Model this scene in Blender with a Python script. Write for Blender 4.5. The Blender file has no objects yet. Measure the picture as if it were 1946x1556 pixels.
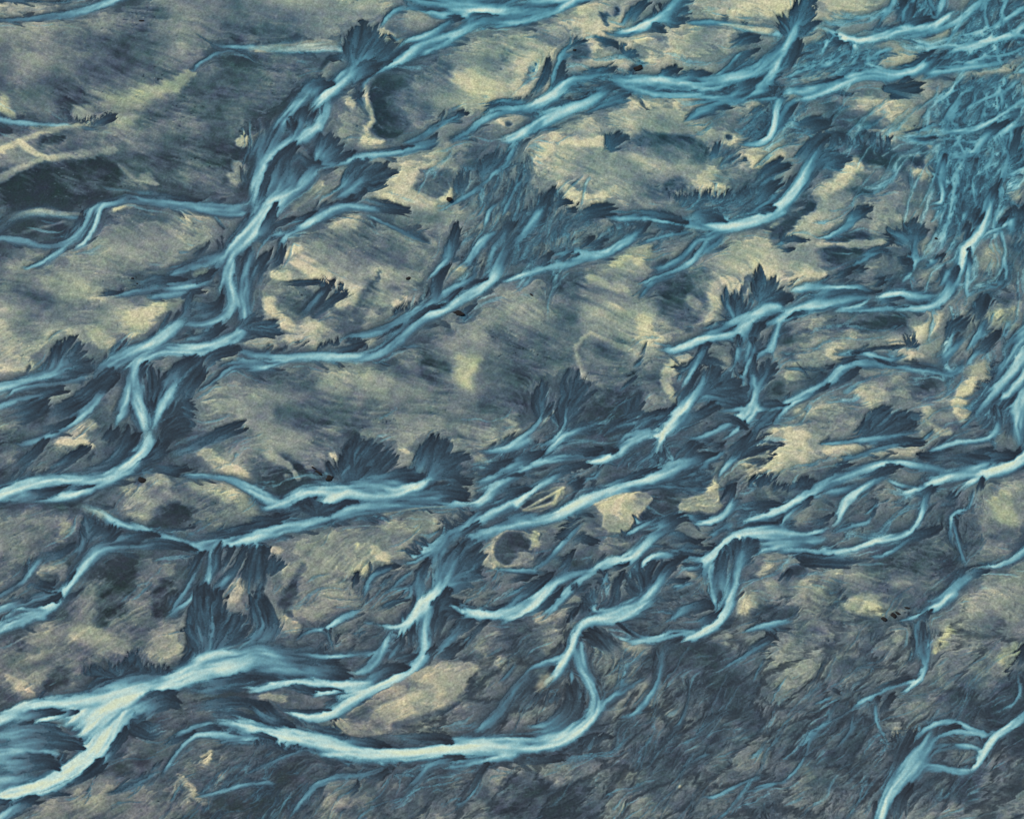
import math, random, re
import numpy as np

# ---------------------------------------------------------------- survey frame
# Plan of the flood plain is kept in "survey units"; one unit is about half a metre.
SC = 0.85            # samples per survey unit
MG = 190             # survey units kept beyond the edge of the mapped area on each side
PW, PH = 1946, 1556
NX, NY = int((PW + 2 * MG) * SC), int((PH + 2 * MG) * SC)
f32 = np.float32
rng = random.Random(11)
nrng = np.random.default_rng(5)

gx = (np.arange(NX, dtype=f32) / SC - MG)
gy = (np.arange(NY, dtype=f32) / SC - MG)
X, Y = np.meshgrid(gx, gy)

TABS = [nrng.random((256, 256)).astype(f32) * 2 - 1 for _ in range(6)]


def noise(x, y, k=0):
    t = TABS[k % 6]
    if k >= 6:
        x = x + 31.7 * k
        y = y - 17.3 * k
    fx = np.floor(x)
    fy = np.floor(y)
    ix = fx.astype(np.int32)
    iy = fy.astype(np.int32)
    a = x - fx
    b = y - fy
    a = a * a * (3 - 2 * a)
    b = b * b * (3 - 2 * b)
    ix0 = ix & 255
    ix1 = (ix + 1) & 255
    iy0 = iy & 255
    iy1 = (iy + 1) & 255
    n0 = t[iy0, ix0] * (1 - a) + t[iy0, ix1] * a
    n1 = t[iy1, ix0] * (1 - a) + t[iy1, ix1] * a
    return n0 * (1 - b) + n1 * b


def fbm(x, y, k=0, o=3):
    s = 0
    a = 1.0
    t = 0
    for i in range(o):
        s = s + a * noise(x * 2 ** i, y * 2 ** i, k + i)
        t += a
        a *= .55
    return s / t


def sst(a, b, x):
    t = np.clip((x - a) / (b - a), 0, 1)
    return t * t * (3 - 2 * t)


def blur(a, r):
    r = max(1, int(round(r)))
    for _ in range(2):
        for ax in (0, 1):
            p = [(0, 0)] * a.ndim
            p[ax] = (r + 1, r)
            c = np.cumsum(np.pad(a, p, mode='edge'), axis=ax, dtype=np.float64)
            n = a.shape[ax]
            hi = [slice(None)] * a.ndim
            lo = [slice(None)] * a.ndim
            hi[ax] = slice(2 * r + 1, 2 * r + 1 + n)
            lo[ax] = slice(0, n)
            a = ((c[tuple(hi)] - c[tuple(lo)]) / (2 * r + 1)).astype(f32)
    return a


XO, YO = X, Y
X = (XO + 3.2 * fbm(XO / 34, YO / 34, 0, 2) + 1.5 * fbm(XO / 9, YO / 9, 3, 2)).astype(f32)
Y = (YO + 3.2 * fbm(XO / 34 + 40, YO / 34, 1, 2) + 1.5 * fbm(XO / 9 + 40, YO / 9, 4, 2)).astype(f32)

# layers: T dryness/paleness of the sand, HU its hue, M how wet the ground is,
# V how much pale glacial silt the wet ground or water carries, ID which river
T = np.full((NY, NX), .45, f32)
HU = np.zeros((NY, NX), f32)
M = np.zeros((NY, NX), f32)
V = np.zeros((NY, NX), f32)
ID = np.zeros((NY, NX), np.int16)
D2 = np.zeros((NY, NX, 2), f32)      # doubled-angle flow direction
DW = np.zeros((NY, NX), f32)
DIRBUF = [None]


def smooth_line(p, closed=False):
    """Catmull-Rom through rows of p (x, y, ...), a point every few units."""
    p = np.asarray(p, float)
    if len(p) < 3:
        return p
    q = np.vstack([2 * p[0] - p[1], p, 2 * p[-1] - p[-2]])
    out = []
    for i in range(1, len(q) - 2):
        a, b, c, d = q[i - 1], q[i], q[i + 1], q[i + 2]
        n = max(1, int(math.hypot(*(c - b)[:2]) / 14))
        for j in range(n):
            t = j / n
            out.append(.5 * (2 * b + (c - a) * t + (2 * a - 5 * b + 4 * c - d) * t * t
                             + (3 * b - a - 3 * c + d) * t ** 3))
    out.append(p[-1])
    return np.array(out)


def box_of(x0, x1, y0, y1):
    i0 = max(0, int((x0 + MG) * SC))
    i1 = min(NX, int((x1 + MG) * SC) + 2)
    j0 = max(0, int((y0 + MG) * SC))
    j1 = min(NY, int((y1 + MG) * SC) + 2)
    return i0, i1, j0, j1


def field(pts, pad):
    """pts rows x, y, r, b. Returns window, dn = distance / r, u = length from the start,
    side s, local b, total length."""
    pts = np.asarray(pts, float)
    r = np.maximum(pts[:, 2], .4)
    R = r.max() * pad + 5
    i0, i1, j0, j1 = box_of(pts[:, 0].min() - R, pts[:, 0].max() + R, pts[:, 1].min() - R, pts[:, 1].max() + R)
    if i1 - i0 < 2 or j1 - j0 < 2:
        return None
    dn = np.full((j1 - j0, i1 - i0), 9., f32)
    u = np.zeros_like(dn)
    s = np.zeros_like(dn)
    bb = np.zeros_like(dn)
    c2 = np.zeros_like(dn)
    s2 = np.zeros_like(dn)
    L = 0.0
    for k in range(len(pts) - 1):
        x0, y0 = pts[k, :2]
        x1, y1 = pts[k + 1, :2]
        dx, dy = x1 - x0, y1 - y0
        l = math.hypot(dx, dy)
        if l < 1e-6:
            continue
        rr = max(r[k], r[k + 1]) * pad + 5
        a0, a1, c0, c1 = box_of(min(x0, x1) - rr, max(x0, x1) + rr, min(y0, y1) - rr, max(y0, y1) + rr)
        if a1 > a0 and c1 > c0:
            w = (slice(c0 - j0, c1 - j0), slice(a0 - i0, a1 - i0))
            px = X[c0:c1, a0:a1] - x0
            py = Y[c0:c1, a0:a1] - y0
            t = (px * dx + py * dy) / (l * l)
            t = np.clip(t, 0, 1)
            ex = px - t * dx
            ey = py - t * dy
            rad = r[k] + (r[k + 1] - r[k]) * t
            d = np.sqrt(ex * ex + ey * ey) / rad
            m = d < dn[w]
            dn[w] = np.where(m, d, dn[w])
            u[w] = np.where(m, L + t * l, u[w])
            sg = np.where(px * dy - py * dx > 0, 1., -1.)
            s[w] = np.where(m, sg * d, s[w])
            c2[w] = np.where(m, (dx * dx - dy * dy) / (l * l), c2[w])
            s2[w] = np.where(m, 2 * dx * dy / (l * l), s2[w])
            bb[w] = np.where(m, pts[k, 3] + (pts[k + 1, 3] - pts[k, 3]) * t, bb[w])
        L += l
    DIRBUF[0] = (c2, s2)
    return (slice(j0, j1), slice(i0, i1)), dn, u, s, bb, L


def lay(win, v, a, rid):
    m = M[win]
    n = a + m * (1 - a)
    V[win] = np.where(n > 1e-4, (v * a + V[win] * m * (1 - a)) / np.maximum(n, 1e-4), V[win])
    M[win] = n
    if DIRBUF[0] is not None and DIRBUF[0][0].shape == a.shape:
        k = 1 - a
        D2[win][..., 0] = D2[win][..., 0] * k + a * DIRBUF[0][0]
        D2[win][..., 1] = D2[win][..., 1] * k + a * DIRBUF[0][1]
        DW[win] = DW[win] * k + a
    hit = a > .5
    ID[win] = np.where(hit, np.where(v > .22, rid, 0), ID[win])


def water(pts, rid, al=1.0, kb=.28, kc=.76):
    p = smooth_line(pts)
    p[:, 2] *= 1.0
    w = float(np.mean(p[:, 2]))
    f = field(p, 1.35)
    if f is None:
        return
    win, dn, u, s, b, L = f
    sd = rng.random() * 90
    st = noise(u / (w * 8 + 14) + sd, s * 2.4 + sd, 1) * .55 + noise(u / (w * 5 + 8) + sd, s * 6, 2) * .45
    ed = noise(u / (w * 2.6 + 4) + sd, s * .7 + 7, 3) * .7 + noise(X[win] / (w * .35 + 2), Y[win] / (w * .35 + 2), 4) * .3
    d = dn * (1 + .22 * ed)
    off = .42 * noise(u / (w * 4.5 + 8) + sd, u * 0 + sd, 5)
    e = np.clip(np.abs(s * (1 + .15 * ed) - off) / (1 + np.abs(off) * .6), 0, 1)
    core = 1 - e ** 1.05
    v = b * (kb + kc * core) + st * (.045 + .12 * np.clip(d, 0, 1)) * np.minimum(1, w / 4)
    a = (1 - sst(.40, 1.08, d)) * al
    a = a * sst(0, 1, (u + .3 * w) / (2.2 * w + 2)) * sst(0, 1, (L - u + .3 * w) / (2.8 * w + 3))
    lay(win, np.clip(v, 0, 1.3), a, rid)


def river(pts, rid):
    """A channel: a soft blue body with many thin silty threads that split and rejoin."""
    p = smooth_line(pts)
    w = float(np.mean(p[:, 2]))
    water(pts, rid, kb=.35, kc=.60)
    if w < 3.2 or len(p) < 6:
        return
    n = len(p)
    cum = np.concatenate([[0], np.cumsum(np.hypot(np.diff(p[:, 0]), np.diff(p[:, 1])))])
    L = cum[-1]
    tx = np.gradient(p[:, 0])
    ty = np.gradient(p[:, 1])
    tl = np.hypot(tx, ty) + 1e-6
    nx, ny = -ty / tl, tx / tl
    lead = rng.uniform(-.35, .35)
    for i in range(int(2 + w * .35 + L / 130)):
        ln = rng.uniform(.25, .9) if i else 1.0
        a = rng.uniform(0, 1 - ln)
        k = np.where((cum >= a * L) & (cum <= (a + ln) * L))[0]
        if len(k) < 4:
            continue
        o0 = lead + rng.uniform(-.75, .75) if i else lead
        ph, fq, am = rng.uniform(0, 6), rng.uniform(1, 3.4), rng.uniform(.05, .3)
        t = (cum[k] - cum[k[0]]) / max(1, cum[k[-1]] - cum[k[0]])
        o = np.clip(o0 + am * np.sin(ph + fq * 3 * t), -.95, .95)
        ww = p[k, 2] * (rng.uniform(.14, .40) if i else .5) * np.sin(np.pi * np.clip(t * .9 + .05, 0, 1)) ** .5
        bb = p[k, 3] * (rng.uniform(.8, 1.15) if i else 1.25) * (1 - .30 * np.abs(o))
        q = np.stack([p[k, 0] + nx[k] * o * p[k, 2], p[k, 1] + ny[k] * o * p[k, 2], np.maximum(ww, .7), bb], -1)
        water(q[::2] if len(q) > 7 else q, rid, rng.uniform(.3, .65) if i else .6, kb=.55, kc=.5)


def halo(pts):
    p = smooth_line(pts)
    f = field(p, 1.9)
    if f is None:
        return
    win, dn, u, s, b, L = f
    w = float(np.mean(p[:, 2]))
    n = fbm(X[win] / (w * .9 + 3), Y[win] / (w * .9 + 3), 2, 2)
    d = dn * (1 + .35 * n)
    a = .34 * (1 - sst(.75, 1.7, d)) * np.minimum(1, u / (w * 2 + 1)) * np.minimum(1, (L - u) / (w * 2 + 1))
    lay(win, np.full(dn.shape, .12, f32), a, 0)


def lobe(pts, vb, rid, v0=0.0, al=1.0, jag=.24, hub=None, sharp=1.0):
    """A tongue of dark wet sand: crisp round tip first, fading into the channel at its foot."""
    p = smooth_line(pts)
    f = field(p, 1.4)
    if f is None:
        return
    win, dn, u, s, b, L = f
    w = float(np.max(p[:, 2]))
    sd = rng.random() * 90
    n = noise(X[win] / (w * .42 + 1.2) + sd, Y[win] / (w * .42 + 1.2), 3) * .8 + \
        noise(X[win] / (w * .2 + 1.2) + sd, Y[win] / (w * .2 + 1.2), 4) * .2
    d = dn * (1 + jag * n)
    t = u / max(L, 1)
    if hub is not None:
        t = 1 - np.sqrt((X[win] - hub[0]) ** 2 + (Y[win] - hub[1]) ** 2) / hub[2]
    st = noise(s * 3.6 + sd, u / (w * 2.2 + 5), 5) * .6 + noise(s * 8 + sd, u / (w * 1.3 + 4), 1) * .4
    mid = 1 - np.clip(d, 0, 1) ** 2
    v = v0 + (vb - v0) * sst(.0, .95, t) * (.55 + .45 * mid) + .075 * st - .035 * sst(.6, 1, d) * sst(.6, .1, t)
    k = .06 + .16 * (1 - sharp)
    a = (1 - sst(.92 - 2 * k, 1.02, d)) * (1 - sst(.5, 1.0, u / max(L, 1) + .15 * st)) * al
    lay(win, np.clip(v, 0, 1.2), a, rid)


def feathers(pts):
    """Small seepage tongues that eat back from both banks, always pointing up the plain."""
    p = smooth_line(pts)
    for k in range(len(p) - 1):
        dx, dy = p[k + 1, 0] - p[k, 0], p[k + 1, 1] - p[k, 1]
        l = math.hypot(dx, dy)
        if l < 1e-6:
            continue
        dx, dy = dx / l, dy / l
        if dx * .75 - dy * .66 < 0:
            dx, dy = -dx, -dy
        w = p[k, 2]
        for sd in (-1, 1):
            if rng.random() > .17 * min(1.3, l / 12):
                continue
            a = sd * math.radians(rng.uniform(8, 46))
            c, s = math.cos(a), math.sin(a)
            tx, ty = dx * c - dy * s, dx * s + dy * c
            bx = p[k, 0] - sd * dy * w * rng.uniform(.5, 1.5)
            by = p[k, 1] + sd * dx * w * rng.uniform(.5, 1.5)
            g = rng.uniform(6, 17) + w * .7
            q = rng.uniform(1.8, 4.6) + w * .14
            lobe([(bx + tx * g, by + ty * g, q * .6, 0), (bx + tx * g * .5, by + ty * g * .5, q, 0),
                  (bx - tx * 4, by - ty * 4, q, 0), (bx - tx * g * .5, by - ty * g * .5, q * .8, 0)],
                 rng.uniform(.16, .36), 0, v0=rng.uniform(.04, .12), jag=.35, al=.75, sharp=.2)
            if rng.random() < .25:
                o = rng.uniform(-5, 5)
                water([(bx + tx * g * 1.2 + o, by + ty * g * 1.2, .6, .3), (bx + tx * g * .4 + o, by + ty * g * .4, q * .3, .5),
                       (bx - tx * g * .5, by - ty * g * .5, q * .35, .6)], 0, .8)


def polymask(p, soft, jag=6.0):
    """Inside of a polygon with a wandering edge."""
    p = smooth_line(np.vstack([p, p[:1]]))
    e = soft * 8 + jag * 2 + 9
    i0, i1, j0, j1 = box_of(p[:, 0].min() - e, p[:, 0].max() + e, p[:, 1].min() - e, p[:, 1].max() + e)
    if i1 - i0 < 2 or j1 - j0 < 2:
        return None
    win = (slice(j0, j1), slice(i0, i1))
    x = X[win] + jag * fbm(X[win] / 16, Y[win] / 16, 1, 3)
    y = Y[win] + jag * fbm(X[win] / 16 + 50, Y[win] / 16, 2, 3)
    ins = np.zeros(x.shape, bool)
    for k in range(len(p) - 1):
        x0, y0 = p[k, :2]
        x1, y1 = p[k + 1, :2]
        if y0 == y1:
            continue
        c = ((y0 > y) != (y1 > y)) & (x < (x1 - x0) * (y - y0) / (y1 - y0) + x0)
        ins ^= c
    a = ins.astype(f32)
    return win, blur(a, max(1, soft * SC)) if soft > 0 else a


def patch(pts, tone, al, hue):
    p = smooth_line(pts)
    if len(p) == 1:
        p = np.vstack([p, p + [[.5, 0, 0, 0]]])
    f = field(p, 1.7)
    if f is None:
        return
    win, dn, u, s, b, L = f
    w = float(np.mean(p[:, 2]))
    x, y = X[win], Y[win]
    n = fbm((x * .92 + y * .39) / (w * 1.5 + 8), (y * .92 - x * .39) / (w * .45 + 3), 1, 3)
    d = dn + .55 * n
    a = al * (1 - sst(.35, 1.15, d)) if w > 8 else al * (1 - sst(.1, 1.3, dn + .25 * n))
    T[win] += (tone - T[win]) * a
    HU[win] += (hue - HU[win]) * a


def fan(base, tips, w, vb, rid):
    tips = list(tips)
    rng.shuffle(tips)
    bx, by = base
    todo = []
    for tx, ty in tips:
        dx, dy = tx - bx, ty - by
        l = math.hypot(dx, dy)
        todo.append((tx, ty, w, l))
        for _ in range(3):
            a = rng.uniform(-.3, .3)
            k = rng.uniform(.6, 1.0)
            todo.append((bx + k * (dx * math.cos(a) - dy * math.sin(a)), by + k * (dx * math.sin(a) + dy * math.cos(a)),
                         w * rng.uniform(.4, .7), l))
    rng.shuffle(todo)
    todo.sort(key=lambda q: -math.hypot(q[0] - bx, q[1] - by) + rng.uniform(-1, 1) * w * 2)
    for tx, ty, ww, lm in todo:
        dx, dy = tx - bx, ty - by
        l = math.hypot(dx, dy) + 1e-6
        o = rng.uniform(-.12, .12) * l
        nx, ny = -dy / l, dx / l
        lobe([(tx, ty, ww * .5, 0), (bx + dx * .62 + nx * o, by + dy * .62 + ny * o, ww * .72, 0),
              (bx + dx * .25 + nx * o * .5, by + dy * .25 + ny * o * .5, ww * .6, 0), (bx, by, ww * .6, 0)],
             vb, rid, v0=rng.uniform(.05, .20), jag=.2, al=.9, hub=(bx, by, lm * 1.02))


def fringe(line, ang, ln, wd, vb, rid):
    p = smooth_line([(x, y, 0, 0) for x, y in line])
    acc = 0
    for k in range(len(p) - 1):
        l = math.hypot(p[k + 1, 0] - p[k, 0], p[k + 1, 1] - p[k, 1])
        acc += l
        while acc > wd * .42:
            acc -= wd * .42
            t = rng.random()
            x = p[k, 0] + (p[k + 1, 0] - p[k, 0]) * t
            y = p[k, 1] + (p[k + 1, 1] - p[k, 1]) * t
            a = math.radians(ang + rng.uniform(-24, 24))
            g = ln * rng.uniform(.5, 1.25)
            c, s = math.cos(a), math.sin(a)
            q = wd * rng.uniform(.22, .42)
            lobe([(x + c * g, y + s * g, q * .45, 0), (x + c * g * .4, y + s * g * .4, q, 0),
                  (x - c * g * .5, y - s * g * .5, q * 1.2, 0), (x - c * g * 1.1, y - s * g * 1.1, q, 0)],
                 vb + .16, rid, v0=rng.uniform(.05, .11), jag=.25)


def zone(poly, vb, ang, ln, wd, n):
    poly = np.array(poly, float)
    r = polymask(np.hstack([poly, np.zeros((len(poly), 2))]), 18, 12)
    if r is None:
        return
    win, a = r
    DIRBUF[0] = None
    dr = math.radians(ang)
    cx, sy = math.cos(dr), -math.sin(dr)
    wx_ = X[win] + 9 * fbm(X[win] / 30, Y[win] / 30, 1, 2)
    wy_ = Y[win] + 9 * fbm(X[win] / 30 + 20, Y[win] / 30, 2, 2)
    p = wx_ * cx + wy_ * sy
    q = wy_ * cx - wx_ * sy
    nn = fbm(X[win] / 26, Y[win] / 15, 3, 3)
    tl = sst(.1, .24, np.float32(vb))
    a = np.clip(sst(.3, .75, a + .55 * nn) * sst(.05, .3, a), 0, 1) * (.55 + .45 * tl)
    # leaf-shaped wet flats between rills: dark, with feathered heads
    leaf = fbm(p / 17, q / 6.5, 0, 3)
    r1 = 1 - np.abs(fbm(p / 24, q / 8.5, 2, 3)) * 3.2
    r2 = 1 - np.abs(fbm(p / 34 + 9, q / 10, 4, 2)) * 4.2
    r3 = 1 - np.abs(fbm(p / 15 + 5, q / 5, 5, 2)) * 4.0
    lay(win, np.clip(vb + .04 + .10 * leaf, 0, 1).astype(f32), np.clip(a * (.06 + .5 * tl + (.14 + .68 * tl) * sst(-.1, .35, leaf + .35 * nn)), 0, .88), 0)
    lay(win, np.full(a.shape, .06 + .10 * tl, f32), np.clip(a * sst(.55, .95, r1) * .85, 0, 1), 0)
    lay(win, (.30 + .46 * tl + .15 * nn).astype(f32), np.clip(a * sst(.72, .98, r2) * (.65 + .3 * tl) * sst(-.3, .2, nn), 0, 1), 0)
    lay(win, (.30 + .48 * tl + .12 * nn).astype(f32), np.clip(a * sst(.80, .99, r3) * (.05 + .8 * tl), 0, 1), 0)
    n = int(n * (.14 + .3 * float(tl)))
    x0, y0 = poly.min(0)
    x1, y1 = poly.max(0)
    out = []
    tries = 0
    while len(out) < n and tries < n * 30:
        tries += 1
        x, y = rng.uniform(x0, x1), rng.uniform(y0, y1)
        ins = False
        for k in range(len(poly)):
            ax, ay = poly[k]
            bx, by = poly[(k + 1) % len(poly)]
            if (ay > y) != (by > y) and x < (bx - ax) * (y - ay) / (by - ay) + ax:
                ins = not ins
        if ins:
            out.append((x, y))
    for i, (x, y) in enumerate(out):
        wob = 26 * float(noise(np.array([x / 90.]), np.array([y / 90.]), 2)[0])
        a = math.radians(ang + wob + rng.uniform(-20, 20))
        c, s = math.cos(a), -math.sin(a)
        g = ln * rng.uniform(.6, 1.7)
        q = wd * rng.uniform(.3, .8)
        o = rng.uniform(-.2, .2) * g
        lobe([(x - c * g * .5, y - s * g * .5, q * .55, 0), (x - s * o, y + c * o, q, 0),
              (x + c * g * .6, y + s * g * .6, q * .8, 0)],
             vb + rng.uniform(.05, .28), 0, v0=max(.05, vb - .06) + rng.uniform(-.03, .05), jag=.4, al=.55 + .25 * float(tl), sharp=.4)
        if i % 2 == 0:
            g *= rng.uniform(.8, 1.7)
            q = max(1.0, wd * rng.uniform(.08, .2))
            b = vb + rng.uniform(.15, .5)
            o = rng.uniform(-.3, .3) * g
            x += rng.uniform(-8, 8)
            water([(x - c * g * .5, y - s * g * .5, q * .5, b * .7), (x - s * o, y + c * o, q, b),
                   (x + c * g * .5, y + s * g * .5, q * .7, b)], 0, .85)


def flow_field(A):
    """Unit flow direction everywhere: along the channels near them, along the wind elsewhere."""
    num = D2 * 1.0
    den = DW * 1.0
    acc = num * 4
    wgt = den * 4
    for r, g in ((3, 2.), (9, 1.), (22, .35)):
        acc = acc + g * blur(num, r * SC)
        wgt = wgt + g * blur(den, r * SC)
    k = .10
    c = acc[..., 0] + k * np.cos(2 * A)
    s = acc[..., 1] + k * np.sin(2 * A)
    th = .5 * np.arctan2(s, c)
    return np.cos(th).astype(f32), np.sin(th).astype(f32)


def comb(src, cx, cy, n, step=1.0):
    """Drag a grain field along the flow, both ways, so it turns into long threads."""
    ny, nx = src.shape
    jj, ii = np.mgrid[0:ny, 0:nx].astype(f32)
    out = src.copy()
    tot = 1.0
    for sgn in (1, -1):
        px, py = ii.copy(), jj.copy()
        vx, vy = cx * sgn, cy * sgn
        for k in range(n):
            px += vx * step
            py += vy * step
            ix = np.clip(px + .5, 0, nx - 1).astype(np.int32)
            iy = np.clip(py + .5, 0, ny - 1).astype(np.int32)
            wt = .5 + .5 * math.cos(math.pi * (k + 1) / (n + 1))
            out += wt * src[iy, ix]
            tot += wt / 2 * 2
            nxv, nyv = cx[iy, ix], cy[iy, ix]
            d = np.where(nxv * vx + nyv * vy < 0, -1, 1).astype(f32)
            vx, vy = nxv * d, nyv * d
    out -= out.mean()
    return out / out.std()


def shift(a, dx, dy):
    ny, nx = a.shape[:2]
    jj, ii = np.mgrid[0:ny, 0:nx].astype(f32)
    px = np.clip(ii + dx, 0, nx - 1.001)
    py = np.clip(jj + dy, 0, ny - 1.001)
    ix = px.astype(np.int32)
    iy = py.astype(np.int32)
    fx = px - ix
    fy = py - iy
    return ((a[iy, ix] * (1 - fx) + a[iy, ix + 1] * fx) * (1 - fy) + (a[iy + 1, ix] * (1 - fx) + a[iy + 1, ix + 1] * fx) * fy).astype(f32)


def plates(a0, sx, sy, seed):
    """Low gravel plates with damp cracks between them: distance to the two nearest of jittered centres."""
    c, s = math.cos(a0), -math.sin(a0)
    wx_ = X + 7 * fbm(X / 22, Y / 22, 1, 2)
    wy_ = Y + 7 * fbm(X / 22 + 20, Y / 22, 2, 2)
    p = (wx_ * c + wy_ * s) / sx
    q = (wy_ * c - wx_ * s) / sy
    ip, iq = np.floor(p), np.floor(q)
    f1 = np.full(p.shape, 9., f32)
    f2 = f1.copy()
    tone = np.zeros_like(f1)
    for di in (-1, 0, 1):
        for dj in (-1, 0, 1):
            ci, cj = ip + di, iq + dj
            ii = (ci.astype(np.int32) * 7 + seed) & 255
            jj = (cj.astype(np.int32) * 13 + seed * 3) & 255
            d = np.hypot(ci + .5 + .48 * TABS[0][jj, ii] - p, cj + .5 + .48 * TABS[1][jj, ii] - q)
            near = d < f1
            f2 = np.where(near, f1, np.minimum(f2, d))
            tone = np.where(near, TABS[2][jj, ii], tone)
            f1 = np.where(near, d, f1)
    return f2 - f1, tone


def rills(n, x0, y0, x1, y1, ang, b0, b1, w0, w1, steps, rid=0):
    """Hair-thin rivulets that wander down the plain and fork."""
    todo = [(rng.uniform(x0, x1), rng.uniform(y0, y1), ang + rng.uniform(-25, 25), rng.uniform(w0, w1), rng.uniform(b0, b1),
             rng.randint(*steps)) for _ in range(n)]
    while todo:
        x, y, a, w, b, k = todo.pop()
        pts = []
        for i in range(k):
            pts.append((x, y, w * (.6 + .4 * math.sin(math.pi * (i + 1) / (k + 1))), b))
            h = ang + 55 * float(noise(np.array([x / 45.]), np.array([y / 45.]), 1)[0])
            a += .45 * (h - a) + rng.uniform(-16, 16)
            x += 8 * math.cos(math.radians(a))
            y -= 8 * math.sin(math.radians(a))
            if i > 2 and k - i > 4 and rng.random() < .07 and len(todo) < 400:
                todo.append((x, y, a + rng.choice((-40, 40)), w * .8, b * .92, (k - i) * 2 // 3))
        if len(pts) > 3:
            water(pts, rid, .85, kb=.5, kc=.5)


TILE = {c + r: (x, y) for c, x in zip('abcd', (0, 480, 960, 1426)) for r, y in zip('1234', (0, 380, 760, 1136))}
ZS = .27


def parse(txt):
    ox = oy = 0
    rid = 0
    out = []
    for line in txt.strip().splitlines():
        line = line.strip()
        if not line or line[0] == '#':
            continue
        if line[0] == '%':
            ox, oy = TILE[line[1:]]
            continue
        if line[0] == '@':
            rid = int(line[1:])
            continue
        k, *tok = line.split()
        par = []
        while tok and ',' not in tok[0] and k != 'W':
            # polygon and base points are all written with commas, so plain numbers are parameters
            par.append(float(tok.pop(0)))
        tail = None
        if tok and ',' not in tok[-1]:
            tail = float(tok.pop())
        if k in 'GEZFIC' and tok == [] :
            continue
        pts = []
        w = 10.
        b = .5
        for q in tok:
            c = [float(z) for z in q.split(',')]
            if len(c) > 2:
                w = c[2]
            if len(c) > 3:
                b = c[3]
            pts.append((ox + c[0] * ZS, oy + c[1] * ZS, w * ZS, b))
        out.append((k, par, pts, rid, tail))
    return out

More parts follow.
